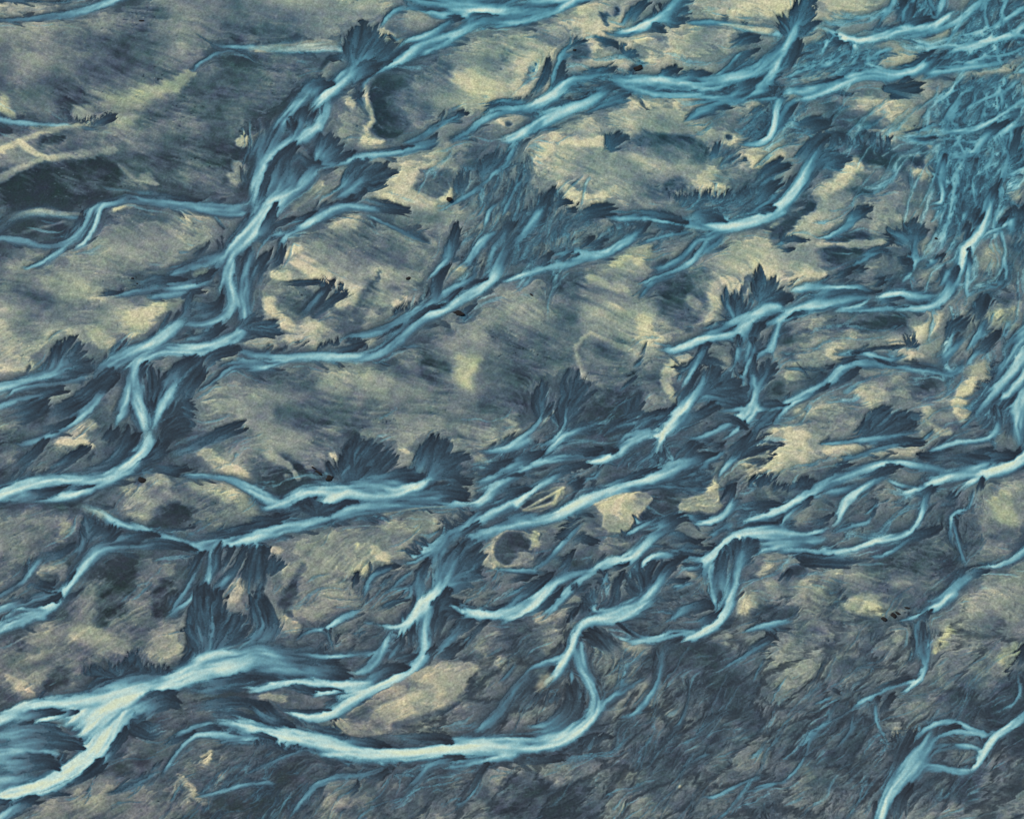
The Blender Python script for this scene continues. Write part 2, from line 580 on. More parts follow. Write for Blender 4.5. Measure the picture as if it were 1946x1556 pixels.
DATA = """
%a1
P .62 .9 0 0,30,120 300,40,110 600,20,60
P .22 .8 0 500,300,350 900,300,400 500,550,300
P .2 .8 0 1500,700,350 1200,1000,350 1600,1100,250
P .02 .9 0 150,1380,180 450,1330,230 750,1250,120
P .05 .7 0 20,1250,120 300,1200,140
P .45 .7 0 700,150,140 950,180,80
P .4 .5 0 1700,60,200
P .72 .8 .7 1340,530,45 1230,600,70 1050,660,90 850,740,90 650,790,90 560,800,70
P .85 .7 -.3 560,790,70 640,810,60 690,820,30
P .7 .7 .6 900,850,90 780,860,60
P .85 .9 .5 0,760,40 90,830,30 20,700,60
P .9 1 .4 230,900,28 420,895,24 620,880,22
P .8 .9 .3 400,910,20 250,960,24 120,1010,26 0,1080,30 -60,1120,30
P .95 1 .2 150,1010,30 200,1050,28 260,1090,24 340,1115,14
P .6 .9 0 330,1120,24 600,1090,40 800,1060,30
P .55 .8 0 310,1120,20 150,1190,30 0,1260,40
P .02 .8 0 300,1000,50 420,980,40
P .02 .8 0 0,900,50 60,920,40
P .02 .6 0 1550,800,60 1400,850,30
P .85 .9 .5 1880,950,40 1780,970,60 1700,1010,40
P .8 .8 .2 1700,1180,70 1660,1270,70
P .6 .6 0 1850,470,80
P .1 .6 0 1600,440,120 1800,440,80
P .5 .8 -.1 840,1170,12 930,1250,20 1030,1330,20
P .6 .8 0 1020,1260,50 1100,1300,20
P .6 .6 0 1300,330,60
P 1 .9 .3 810,1480,25 900,1450,30 1050,1435,24
E .05 -90 25 20 470,830 560,850 660,870 720,840 780,810
L .1 800,820,20 740,850,35 640,890,20
@2
W 950,-60,25,.8 850,-20,25,.8 750,20,28,.8 600,70,30,.75 480,100,28,.6 300,125,25,.4 100,140,20,.35 -50,150,20,.3
W 300,10,16,.35 100,5,14,.3 -60,0,14,.3
@3
L .3 1400,1420,15 1300,1400,35 1100,1370,30 930,1360,25
W -60,835,22,.6 20,850,26,.66 180,870,26,.6 400,890,18,.7 560,893,14,.6
W 560,900,14,.5 700,915,14,.3
@4
W 2420,340,30,1.2 2180,338,30,1.2 2000,352,24,1.0 1926,355,20,.75 1800,340,18,.65 1650,330,16,.6 1550,330,10,.5 1450,290,8,.35 1380,250,6,.3
W 1750,365,14,.45 1600,355,14,.5 1480,400,18,.55 1400,450,16,.5 1365,510,12,.3
P .9 1 .4 1800,362,14 1926,365,16
%a2
P .02 .9 0 150,190,120 350,200,120 450,260,60
P .35 .7 0 0,60,80
P .42 .7 0 1200,200,300 900,350,250 1400,300,200
P .75 .6 -.2 1350,90,100 1500,100,80
P .7 .7 .4 700,690,60 500,620,120 350,600,80
P .6 .7 0 150,620,200 100,800,200
P .3 .6 0 150,750,180 700,790,100 500,840,90
P .78 .8 .5 950,880,90 1100,760,80 1250,720,60
P .8 .7 .5 700,960,80 800,1000,60
P .2 .5 0 200,920,140
P .75 .7 .2 60,1190,90 200,1150,80
P .8 .8 .6 1460,470,40 1380,520,40
P .5 .8 .8 1400,700,50
P .85 .8 -.2 1440,650,30
P .75 .8 .2 1340,990,30 1400,960,20
P .7 .7 .2 440,1400,70 380,1420,60
P .75 .6 .2 800,1450,90 850,1350,60
P .6 .6 .1 1450,1400,150 1500,1300,120
P .4 .6 0 1650,1380,150
P .9 .8 -.5 1900,1000,80 1750,1010,40
P .9 .8 .5 1640,1100,50 1600,1110,40
P .8 .8 -.5 1900,780,60
P .6 .8 .2 1500,1220,14 1560,1190,10
@3
W 1760,30,50,.5 1650,70,50,.55 1450,60,45,.5 1250,45,40,.5 1050,15,40,.45 900,-5,36,.5 780,30,34,.65 700,45,34,.7 620,90,34,.6 580,120,30,.5
W 1740,100,16,.85 1600,100,30,.6 1350,70,30,.5
W 740,10,30,.8 700,80,24,.8 665,190,22,.8 620,280,26,.85 545,350,14,.85
W 640,60,40,.6 610,150,45,.6 560,230,45,.65 480,295,40,.7 380,325,35,.6 280,318,26,.55 150,282,26,.55 0,262,24,.65 -80,258,24,.6
W 500,315,26,.55 400,380,28,.6 300,445,28,.6 180,495,12,.5
W 380,330,20,.5 330,375,16,.5 290,370,10,.4
W 600,90,16,.5 540,120,20,.6 420,105,28,.65 290,82,34,1.0 180,95,30,.6 60,150,36,.35 -60,240,40,.25
L .25 580,100,20 560,170,30 520,230,26
@1
L .3 1750,370,30 1740,500,60 1720,650,50 1710,760,30
W 1920,0,95,.95 1800,180,85,.95 1700,290,75,1.0 1620,380,65,.9 1590,470,55,.9 1560,550,40,.85 1545,640,22,.85 1535,710,10,.8
W 1640,420,70,.8 1610,540,42,.75 1630,660,45,.78 1620,770,45,.78 1530,850,40,.65 1400,880,35,.5 1280,860,30,.4
W 1790,330,50,.45 1745,480,55,.45 1720,640,60,.55 1715,760,55,.65 1735,860,46,.8 1660,950,45,.85 1530,1010,46,.95 1420,1045,48,.95 1250,1050,45,.9 1120,1040,55,.85 1010,1090,62,1.0 940,1180,54,1.0 905,1300,50,.9 870,1410,55,.8 820,1520,55,.6 790,1600,40,.5
W 1650,620,40,.65 1690,740,50,.7 1670,820,35,.7
W 1330,830,55,.45 1250,890,60,.65 1150,970,55,.75 1050,1040,62,.8 900,1090,55,.6 780,1160,55,.55 700,1230,45,.55 670,1310,28,.5
W 1300,990,18,.5 1450,940,14,.6 1520,880,16,.55
L .35 1560,690,20 1530,760,45 1430,800,45 1330,850,40
L .3 1580,860,20 1500,940,35 1400,980,30 1280,980,30
L .2 1420,640,20 1350,650,22 1320,720,25 1310,800,40 1230,880,30
L .3 1530,740,25 1450,750,25 1350,740,25 1310,760,20
W 1600,370,50,.5 1480,420,52,.55 1330,470,42,.55 1200,530,24,.6 1130,560,14,.5
W 1560,430,40,.5 1480,530,35,.5 1380,590,38,.75 1250,620,36,.65 1100,640,36,.45 950,650,36,.55 810,685,20,.6
W 1350,640,24,.65 1200,675,36,.6 1050,700,20,.5
L .2 1280,560,20 1100,570,40 980,600,20
L .25 1500,500,20 1400,560,30 1250,590,20
L .15 850,650,10 760,660,25 640,680,15
@5
F 50 .45 370,1240 520,970 570,1030 610,1080 635,1130 645,1190 560,1250 470,1000 400,1050
W 430,1180,30,.4 370,1215,45,.65 260,1255,45,.8 130,1290,45,.75 0,1320,40,.8 -80,1340,40,.8
W 640,1230,40,.35 450,1270,30,.45 260,1290,36,.5 100,1340,24,.6 60,1385,14,.5
L .35 460,1345,22 320,1365,36 150,1400,36
W 330,1370,28,.4 150,1400,36,.55 20,1440,36,.7 -80,1470,36,.75
L .15 440,1330,30 320,1350,36 200,1390,30
L .12 300,1440,60 200,1500,80 60,1540,60
L .12 560,1420,60 430,1480,60 330,1530,40
L .12 780,1240,70 640,1360,70 480,1470,60
@6
W 720,1340,30,.5 680,1390,38,.6 620,1460,38,.7 520,1540,38,.8
@1
L .45 1040,1150,25 985,1200,40 960,1300,45 980,1420,60
W 985,1130,30,.9 945,1230,40,.8 955,1330,46,.7 970,1420,56,.75 1000,1500,62,.8 1040,1570,54,.85
L .1 1060,1200,30 1080,1350,55 1060,1500,30
L .1 1180,1230,24 1120,1350,50 1080,1480,30
L .4 1380,1110,35 1290,1190,70 1210,1310,85 1140,1440,60
L .3 1440,1105,18 1390,1180,35 1310,1280,40
W 1300,1230,45,.4 1220,1330,52,.55 1150,1430,50,.7 1100,1530,45,.75
E .08 30 50 24 1290,1330 1310,1420 1330,1500 1350,1556
L .15 1420,1200,60 1320,1340,60 1260,1480,60
@9
W 1926,1080,18,.75 1800,1080,22,.65 1720,1060,22,.55 1640,1025,18,.45
W 1926,1175,26,.55 1750,1160,36,.45 1620,1170,32,.55 1550,1230,24,.55 1450,1310,20,.55 1370,1365,10,.4
L .1 1650,1060,50 1500,1110,50 1420,1200,40
L .15 1926,900,60 1800,930,50 1680,1000,30
%a3
P .45 .5 0 400,60,100 250,120,120
P .05 .7 0 250,110,110
P .85 .9 -.2 620,180,70 500,260,70 430,300,60 560,310,60 640,330,30
P .6 .5 .1 1500,60,200 1700,100,150
P .3 .5 0 1700,350,150 1850,500,100
P .55 .6 -.2 100,500,80 60,420,50
P .5 .6 .1 350,760,150 150,860,150
P .35 .6 0 120,1000,150 60,1150,150
P .75 .8 .8 480,900,70 450,950,60
P .8 .8 -.1 300,1200,50 420,1180,60 450,1260,40
P .75 .9 .3 1180,600,60 1050,540,60 900,600,80
P .8 .7 .6 1400,600,100 1650,650,100 1750,740,90
P .6 .5 .1 1000,720,200
P .02 .85 0 1150,830,110 1280,800,90 1100,880,60
P .35 .8 -.3 980,570,55
P .05 .7 0 900,540,14
P .35 .6 0 750,1150,200 650,1250,150
P .0 .75 0 850,1300,170 780,1400,120 900,1150,100
P .0 .7 0 1150,1350,110 1120,1500,60
P .45 .6 -.2 1000,1350,60 950,1480,80 1060,1150,40
P .45 .5 -.3 600,1400,120 500,1500,120
P .8 .7 -.2 1420,380,80 1700,540,60
P .85 .9 -.1 1620,1400,80 1700,1300,60
@6
W 720,-30,32,.6 680,10,34,.65 620,80,36,.75 520,155,36,.8 400,220,36,.7 270,280,34,.65 150,310,28,.55 80,295,10,.25
L .2 500,140,16 400,190,30 250,240,30
W 890,20,40,.6 850,110,34,.75 820,180,16,.6
L .1 780,230,40 740,290,40 690,310,20
Z .1 215 90 26 60 60,540 120,420 300,280 420,330 560,370 700,320 820,200 900,210 880,350 700,470 400,515 100,530
L .1 310,290,30 220,400,50 100,500,40
L .1 600,340,30 480,430,50 350,500,40
@1
L .4 975,250,22 900,330,65 800,430,55 620,500,30 400,525,8
L .25 900,220,30 840,330,40 760,430,30
W 950,-60,70,.75 970,20,72,.8 1010,120,64,.88 1055,230,60,.95
W 1170,-20,40,.7 1120,90,46,.75 1080,210,50,.75
L .15 1070,20,30 1060,80,20 1060,120,8
W 1060,230,60,.9 1040,340,68,1.0 940,440,62,1.05 830,510,62,1.05 700,580,58,1.0 560,650,44,.95 430,690,32,.95 300,710,20,.6 200,722,10,.5
W 760,545,50,.9 580,565,48,.85 400,560,46,.85 250,575,48,.9 100,620,52,.95 -60,680,56,1.05
W 330,590,26,.95 200,620,40,1 60,660,36,1.05 -60,690,40,1.05
L .5 470,605,16 400,640,40 250,665,45 100,695,36 -60,712,30
L .35 640,600,8 540,625,16 440,655,18
L .15 1110,300,14 1050,400,22 980,450,30 900,500,14
L .2 1170,320,30 1120,370,45 1040,430,40
L .1 1300,480,30 1200,500,40 1050,470,30
G .1 0 1180,30 1310,-10 1340,100 1380,190 1250,290 1130,330 1110,240
E .06 15 34 26 1310,-20 1330,60 1360,150 1370,200
L .3 1690,160,20 1600,205,36 1450,285,40 1300,350,40 1130,410,20
L .3 1725,210,16 1620,245,24 1500,300,24 1440,330,14
W 960,515,12,.6 1020,505,14,.55 1100,520,14,.35
@8
W 1220,530,8,.4 1300,533,18,.6 1430,538,22,.65 1600,560,28,.6 1700,600,38,.65 1800,660,42,.7 1926,730,40,.75 2040,760,40,.85
@7
W 560,760,40,.5 700,800,50,.65 780,850,40,.8 880,880,28,.75 980,905,25,.85 1100,945,25,.85 1200,975,30,.95 1340,1030,45,1.0 1430,1050,42,1.0 1510,1005,48,.9 1640,950,55,.8 1800,920,62,.8 1950,890,60,.75
P .85 1 .4 720,800,40 800,850,40
W 1540,1020,20,.8 1700,1000,40,.7 1900,960,50,.65
L .15 2000,820,40 1850,870,50 1650,920,36 1480,960,28 1300,960,16 1200,940,8
L .1 1380,895,14 1260,915,18 1080,925,10
L .35 1360,1050,14 1260,1020,32 1120,1010,40 950,1020,40 800,1040,60
L .3 1100,945,14 960,960,36 820,1000,50 700,1050,50
L .1 800,900,40 780,940,60 700,990,60
W 950,1030,26,.3 800,1030,50,.42 680,1070,65,.62 590,1160,56,.8 520,1250,46,.9 450,1340,46,.95 390,1430,40,.95 280,1490,40,.9 150,1545,44,.85 0,1600,40,.9 -80,1630,40,.9
W 660,850,40,.4 610,940,36,.4 570,1050,28,.35 530,1120,20,.2
F 36 .3 610,1000 600,800 650,805 700,850 720,890 580,900
L .05 500,1230,10 460,1300,18 420,1330,10
W 440,1340,24,.7 300,1370,25,.65 180,1420,28,.6 60,1450,28,.7 -60,1500,28,.7
W 350,1480,14,.6 200,1472,16,.5 100,1490,16,.5 50,1540,14,.5
L .08 420,1380,30 300,1430,30 150,1470,24
L .08 330,1310,50 260,1290,40 240,1260,30
L .25 525,1020,26 430,1085,34 300,1110,40 270,1130,20
W 290,1110,30,.45 230,1190,24,.65 150,1280,24,.55 50,1350,24,.45 -40,1400,24,.4
W 1480,1040,40,.75 1485,1150,40,.7 1465,1260,35,.85 1380,1360,26,.95 1260,1450,26,.7 1150,1540,28,.65
L .1 1560,1000,14 1530,1080,40 1510,1200,36 1480,1280,16
W 1420,1090,22,.3 1345,1250,28,.55 1250,1400,24,.65 1180,1490,20,.55
L .1 1410,1080,22 1360,1180,24 1300,1300,14
L .25 1730,1040,30 1660,1180,36 1570,1290,36 1480,1370,20
W 1640,1210,26,.45 1530,1330,34,.5 1400,1420,24,.45
L .2 1640,1040,24 1600,1130,24 1530,1250,20
L .1 1800,1050,50 1760,1200,50 1730,1400,50
L .08 1450,1400,120 1450,1550,110
%a4
P .55 .6 -.3 100,60,150 300,220,150 250,380,100
P .75 .6 -.2 700,320,110 560,250,80 850,350,80
P .35 .7 0 450,100,100
P .0 .7 0 750,60,110 700,170,80
P .0 .5 0 170,350,60 280,380,25
P .75 .8 -.2 1150,300,110 1100,420,90 1240,380,70
P .55 .6 -.2 1250,200,60
P .0 .8 0 430,560,110 360,610,60
P .85 .7 -.3 120,620,50 220,690,50 60,560,30
P .6 .5 -.2 250,560,60
P .15 .8 0 1100,880,140 900,1150,130 780,1180,120 1000,1000,100
P .65 .6 -.3 1000,1040,90 900,1100,50
P .5 .7 -.3 350,1480,170 700,1500,180 900,1350,150 150,1540,120
P .35 .6 0 850,1440,120 1100,1450,60
P .75 .7 -.1 1650,60,90 1620,20,60
L .1 960,900,80 1050,950,70 1200,900,60
G .08 0 1310,90 1380,20 1520,0 1560,110 1600,300 1500,420 1440,470 1290,510 1310,300
F 40 .25 1440,500 1340,70 1400,15 1460,5 1520,20 1550,100 1330,200
F 45 .25 1500,400 1600,150 1640,130 1690,130 1730,130 1560,180 1750,200
L .3 1830,-20,50 1900,150,70 1880,260,80 1720,340,70
L .1 1780,20,30 1800,150,40 1820,280,40
W 1800,60,22,.3 1850,180,30,.45 1820,260,30,.4 1740,330,36,.4
W 1480,160,20,.3 1500,280,24,.42 1470,390,30,.35
G .08 0 600,490 700,460 830,480 960,370 1000,480 1110,490 1220,525 1100,560 900,570 650,610
F 30 .2 850,560 965,370 910,410 860,460 720,475 660,465 605,500
E .06 -90 34 24 600,510 700,490 820,500 900,430 960,400 1000,500 1100,500 1200,530
@21
W 2300,440,78,0.53 2050,440,101,0.58 1926,420,106,0.58 1800,400,95,0.69 1700,440,106,0.85 1550,490,95,1.01 1400,500,89,1.06 1250,560,69,1.22 1100,620,66,1.27 950,680,80,1.27 850,740,102,1.22 800,820,106,1.22 770,900,112,1.17 700,1030,101,1.19 620,1120,87,1.22 500,1200,73,1.27 380,1270,66,1.27 250,1330,61,1.27 100,1370,56,1.27 -80,1400,56,1.27
W 1350,480,56,0.80 1450,420,56,0.74 1700,380,56,0.64
W 1100,640,56,0.95 900,700,101,1.11 700,760,95,1.06 550,830,78,1.01 440,900,40,0.90
W 850,760,89,1.11 650,900,106,1.06 560,980,66,1.01 500,1000,33,0.85
W 1200,560,44,0.64 950,610,89,0.80 750,670,84,0.90 550,720,66,0.95 300,745,46,1.01 150,790,44,0.90 0,860,46,0.95 -80,890,46,0.95
W 550,770,33,0.95 400,830,33,0.95 250,885,29,0.90
L .3 1830,560,16 1700,580,60 1500,620,60 1300,650,30
L .55 1255,745,36 1170,710,75 1050,760,90 930,850,60 880,900,40
L .5 428,800,22 340,800,38 180,830,38 30,885,30
L .5 560,800,12 490,810,32 410,835,18
W 1150,545,24,.35 950,560,40,.45 750,620,44,.5 560,690,40,.5
L .5 590,1050,20 450,1010,70 250,970,95 90,960,95 -60,1000,90
L .4 240,885,30 120,940,60 0,980,60
L .1 420,930,40 330,900,40 260,890,20
W 430,1090,50,.6 200,1060,60,.62 20,1075,50,.55
L .55 415,1190,26 330,1150,56 150,1150,60 -20,1170,60
W 250,1240,40,.45 120,1270,60,.55 0,1300,75,.68
W 60,960,36,.4 0,990,40,.45
L .1 700,1180,60 560,1280,30 420,1350,8
L .15 880,940,30 800,1060,40 700,1170,30
L .4 265,1395,18 180,1430,36 90,1490,30 20,1550,30
W 200,1430,26,.4 100,1480,34,.55 20,1540,40,.7 -40,1600,40,.7
L .2 90,1430,14 0,1440,36 -80,1460,30
L .05 500,1390,14 400,1380,24 300,1400,20
@20
W 1480,865,24,.95 1600,880,34,.95 1750,920,52,1.0 1950,965,68,1.0
W 1500,872,20,.9 1380,900,18,.65 1250,970,14,.5 1170,1025,10,.4
W 2000,1010,40,.8 1850,990,40,.7 1700,990,40,.6 1500,960,28,.7 1400,960,22,.8 1300,1020,22,.75 1220,1110,24,.65 1150,1220,18,.6 1105,1290,8,.4
W 1750,1000,20,.6 1600,1010,20,.55 1520,1040,16,.45
L .1 1580,930,10 1500,905,22 1400,930,24
L .1 1900,880,12 1750,840,20 1600,800,30 1450,790,24
L .2 1880,760,30 1650,740,50 1450,760,40 1280,800,24
L .15 1350,950,20 1220,1010,24 1130,1060,16
Z .1 215 80 26 140 1110,1300 1300,1080 1560,1030 1926,1020 1926,1556 1230,1556 1400,1400 1200,1390
Z .15 215 60 16 40 720,1390 850,1280 1060,1230 1100,1300 950,1330
P .8 .9 -.2 1440,1150,50 1480,1100,30
P .75 .9 -.2 1240,1340,35 1260,1260,25 1440,1440,40 1460,1410,40 1560,1260,30
W 1926,1290,20,.45 1700,1320,20,.5 1500,1380,18,.6 1380,1400,12,.5
W 1100,1230,24,.4 900,1330,24,.45 730,1390,12,.4
%b1
P .3 .7 0 100,150,200 300,200,150
P .45 .7 0 500,200,200 400,80,120
P .4 .8 .1 700,60,250
P .6 .7 .2 100,345,24 300,335,36 500,335,50 620,350,40 600,390,40 560,450,36 500,520,34
P .1 .7 0 550,400,20 480,500,24
P .2 .8 0 200,480,250 100,650,200 250,400,150
P .15 .8 0 1100,450,200 1250,550,220 1100,650,250 1200,750,150
P .6 .7 .2 1600,350,250 1750,500,200
P .8 .8 .4 1550,600,150 1700,620,120 1450,560,80
P .3 .6 0 1780,400,50
P .5 .7 0 680,800,150 650,900,120
P .8 .9 .2 680,640,50 640,680,40 700,730,40
P .75 .9 -.5 630,660,40
P .85 .9 .3 800,600,20 800,720,24 840,830,22 800,920,30 800,990,50 900,1010,40
P .8 .9 .3 920,220,30 970,270,35 1020,330,30 1080,300,40
P .8 .7 .1 1100,100,60 1250,110,40
P .2 .7 0 1000,200,80 1100,220,80
P .6 .8 .1 1180,170,80 1090,170,70
P .25 .85 -.1 1390,180,36
P .55 .85 -.1 1240,320,36
P .3 .8 0 300,1080,80 370,1050,60
P .7 .7 .1 50,960,60
P .78 .7 .2 1000,1130,200 1250,1150,150 850,1110,60
P .3 .6 .05 1650,1050,200 1500,1020,120
P .8 .8 .2 1000,1330,120 1150,1400,120 1250,1430,80
P .7 .8 .3 620,1200,60 670,1190,50
P .5 .7 .4 380,1370,100 280,1430,80
P .75 .8 .3 300,1460,40 480,1300,30 200,1440,40
P .85 1 .3 1395,1340,18 1390,1400,20 1330,1410,24
P .85 .7 0 1790,870,70
P .2 .8 0 1800,880,24
G .12 .02 830,610 880,550 1000,530 1130,640 1075,760 1110,880 1010,970 890,965 825,935 852,850 820,740
P .05 .6 0 950,600,80 900,800,90 900,920,60
P .25 .6 0 1000,700,70
G .2 .03 1140,1290 1180,1215 1300,1195 1400,1215 1420,1260 1380,1340 1300,1410 1200,1360 1110,1340
@11
L .35 1310,70,20 1200,72,24 1100,55,22 1000,75,26
W 1080,50,24,.5 1010,75,24,.65 940,125,22,.65 905,190,16,.5
W 1900,-40,50,.5 1700,20,50,.5 1500,40,50,.55 1300,20,50,.5 1100,-20,40,.5
W 2100,10,50,.9 1960,55,55,.92 1750,80,48,1.0 1500,92,50,.95 1350,70,40,.6
W 1550,110,40,.7 1350,110,36,.65 1200,95,24,.6
@1
L .3 1440,125,26 1360,165,36 1270,230,30
L .3 1700,110,20 1560,130,40 1480,180,30
L .2 1790,150,14 1680,120,22 1560,140,22
W 2000,140,50,.55 1850,140,50,.45 1650,135,46,.5 1530,175,50,.65 1450,235,44,.85 1350,262,55,.6 1220,275,55,.65 1150,320,55,.7 1060,400,44,.95 950,460,35,.95 850,510,28,.85 790,570,18,.65 750,640,22,.5 745,700,20,.3
W 1420,150,24,.4 1350,180,30,.5 1270,235,34,.65 1150,285,34,.6 1060,300,20,.5
W 1440,265,24,.55 1300,335,26,.6 1150,392,28,.65
L .2 1000,290,16 960,250,10 900,260,10
L .2 790,650,12 750,690,30 800,770,20
F 52 .4 720,490 740,190 800,225 850,225 890,240 920,270 970,310 1012,318 1000,360 960,400 690,250
L .15 560,420,24 620,400,30 680,440,40
W 830,320,20,.35 790,410,30,.55 730,500,48,.68 680,560,50,.6
W 690,280,16,.35 700,380,30,.4 690,480,40,.45
W 770,410,24,.85 740,450,22,.75
W 760,430,36,.6 680,530,55,.72 560,640,48,1.0 460,730,34,.95 400,800,26,.7
W 680,480,30,.5 590,560,30,.75 530,590,16,.75
L .4 868,450,30 810,460,50 750,510,60 690,600,40
L .05 860,500,8 760,570,14 650,640,14
L .5 550,600,14 460,600,75 390,680,80 330,750,60
W 380,680,50,.55 320,730,56,.7 260,800,48,.82 190,890,48,.7 140,980,60,.55 90,1100,80,.6 40,1240,60,.7 0,1380,66,.85
W 540,690,40,.55 525,790,30,.7 470,890,44,.8 370,960,50,.8 260,1010,48,.75 180,1080,56,.75 110,1160,48,.85 60,1280,34,.92 20,1400,30,.92 -30,1540,40,.9
W 100,900,40,.45 60,1000,60,.4 0,1130,60,.45
L .5 370,770,22 330,820,50 310,900,50 290,980,30
L .35 440,800,24 410,850,36 380,900,24
L .45 248,840,10 270,920,34 220,970,50
W 340,850,28,.55 300,950,36,.65 260,1000,36,.7
L .4 280,900,20 260,950,30 220,980,20
W 500,800,16,.65 480,920,14,.85 450,980,16,.8
F 56 .5 440,1150 490,950 545,960 590,1000 640,1050 690,1085 640,1040
W 500,1010,36,.4 450,1090,40,.55 430,1150,30,.5
P .6 .9 .1 340,1060,50 370,1110,40
L .12 470,1170,30 400,1160,50 330,1120,50 290,1180,40
L .55 290,1020,26 220,1120,70 180,1250,105 140,1380,110 60,1520,100
L .02 270,1020,10 130,1180,16 70,1330,26 20,1490,40 0,1556,40
W 500,1150,30,.65 440,1200,55,.6 360,1290,70,.65 250,1370,80,.78 140,1430,95,.95 60,1530,105,1.0
W 300,1170,50,.4 270,1300,60,.5 200,1380,60,.65
L .15 160,1440,24 140,1510,36 100,1600,30
@10
L .3 1480,782,12 1400,820,20 1330,880,16
W 1440,810,22,.45 1330,870,24,.6 1200,960,24,.55 1050,1020,18,.45
L .1 1290,960,24 1250,1020,36 1160,1060,20
W 1330,990,40,.35 1150,1040,42,.5 950,1080,40,.65 800,1100,34,.75 680,1130,34,.8 570,1160,24,.75 490,1185,24,.8
L .15 1140,1030,10 1000,1050,16 850,1070,10
L .25 690,1080,20 600,1130,26 510,1195,18
W 1980,755,26,.5 1800,780,28,.55 1680,820,28,.65 1590,880,24,.6 1500,950,26,.4 1380,1010,22,.35
L .2 1740,730,20 1660,770,22 1610,800,14
W 1926,710,20,.45 1800,730,20,.4 1700,730,16,.35
@9
W 1560,960,20,.5 1450,980,16,.45
F 46 .3 640,1330 735,1130 775,1135 825,1135 870,1165 915,1175 985,1215 960,1240 905,1300 880,1260
W 785,1225,14,.35 720,1290,32,.6 640,1360,32,.62 560,1425,24,.45
L .1 700,1400,40 600,1450,40 480,1480,30
L .12 1080,1480,34 940,1465,46 780,1430,30
L .1 800,1340,24 740,1400,36 660,1430,26
W 920,1490,22,.4 760,1460,32,.6 640,1465,36,.7 520,1510,42,.85 420,1570,42,.85
Z .15 250 110 26 120 1420,1250 1480,1190 1600,1180 1700,1080 1926,1030 1926,1556 1640,1556 1560,1400 1420,1430
F 24 .3 1450,1380 1440,1250 1480,1200 1520,1210
F 30 .3 1600,1250 1600,1140 1690,1090 1730,1070 1800,1070
W 1400,1440,14,.5 1520,1370,18,.65 1620,1300,16,.6 1720,1220,16,.55 1800,1140,12,.4
W 1660,1500,16,.7 1700,1450,16,.6 1750,1420,10,.5
W 1926,1250,14,.5 1850,1320,14,.5 1780,1500,14,.45
%b2
P .55 .6 .1 700,250,250 900,350,200
P .2 .5 0 500,230,120 800,330,150 1100,400,150
P .85 .8 -.2 700,140,80 600,150,80
P .7 .6 .2 1150,270,100 1250,300,60
P .9 .9 -.25 330,450,70 420,510,70 520,560,60
P .85 .8 .3 310,350,50 250,390,40
P .8 .9 .1 150,540,40 250,550,50
P .9 .9 -.4 120,720,50 130,800,60 200,850,50 280,900,40
P .8 .7 .2 420,1000,80 300,980,80 450,890,50
P .9 .9 .1 830,970,70 760,990,40
P .8 .7 .1 620,600,50 720,640,50 850,690,50 1000,720,60 1120,720,40
P .75 .6 .2 900,520,80 1050,530,60
P .1 .7 0 280,700,90 620,850,80 700,900,60 850,620,80
P .1 .7 0 900,520,20 700,790,40 560,780,30 300,600,40
P .15 .5 0 1000,660,80 880,780,40
P .9 .9 .3 1470,490,40 1430,490,30
P .75 .8 .2 1540,720,40 1490,760,40
P .7 .8 .1 1500,250,40 1790,90,30
P .55 .7 .3 1750,640,60 1800,680,80
P .6 .7 .4 1600,920,100 1850,850,100 1650,800,60
P .18 .7 .0 1800,1000,200 1700,1200,200 1750,1350,150
P .2 .6 .0 1200,900,150 1150,1000,120
P .15 .7 0 1000,1170,120 1300,1150,100 1280,1270,80
P .55 .7 .1 1150,1120,70 1050,1060,90 1150,1200,60
P .5 .5 .2 400,1200,200 700,1200,200
P .2 .6 0 200,1280,120 650,1380,150 400,1500,120
P .5 .5 .2 1000,1400,150 600,1280,80 1150,1400,100
P .45 .5 -.2 200,1450,120 50,1300,80
P .25 .6 0 850,1450,80
G .7 .05 1430,1080 1500,1095 1625,1090 1615,1140 1590,1190 1530,1260 1535,1310 1575,1350 1480,1345 1440,1290 1405,1270 1425,1180 .6
@1
L .25 160,40,20 140,110,45 100,220,55 60,320,30
L .1 300,130,14 200,170,30 100,190,20
F 30 .2 -100,900 20,800 60,840 195,885 190,920 160,965 120,860
W 1900,1556,1,.1 1901,1556,1,.1
@9
L .1 440,90,20 350,140,30 260,180,20
W 720,35,36,.5 560,70,44,.7 450,130,42,.85 340,200,38,.78 235,250,26,.8 195,330,18,.65 170,380,10,.4
W 240,240,22,.7 130,260,20,.65 85,320,8,.3
W 800,105,18,.75 950,170,22,.55 1080,230,40,.4 1250,300,40,.3
L .1 100,400,40 40,500,60 0,620,50
L .1 220,320,26 180,430,40 80,480,30
W 50,430,14,.4 10,520,14,.45
L .1 560,580,20 500,650,40 400,770,40 300,850,24
L .1 680,640,20 580,700,36 480,780,34 380,840,20
W 500,640,18,.4 420,720,24,.45 330,820,16,.4
L .08 520,580,20 350,590,24 200,590,14 130,640,14
E .06 -90 26 22 460,570 520,590 560,610 640,640
@9
L .3 1440,200,36 1400,320,46 1370,420,46 1320,480,24
W 1390,280,24,.35 1375,400,36,.55 1325,460,28,.8 1270,520,26,.7 1235,570,12,.5
Z .15 240 90 22 90 1420,380 1480,200 1640,60 1700,0 1926,0 1926,480 1780,500 1700,400 1560,560 1440,440
W 1720,20,18,.5 1660,90,26,.7 1650,170,20,.6
W 1720,220,34,.45 1640,270,36,.55 1580,340,36,.78 1520,430,30,.78 1450,490,22,.65
L .25 1840,150,22 1770,240,40 1710,320,36
W 1760,270,28,.4 1700,330,34,.6 1675,430,32,.65
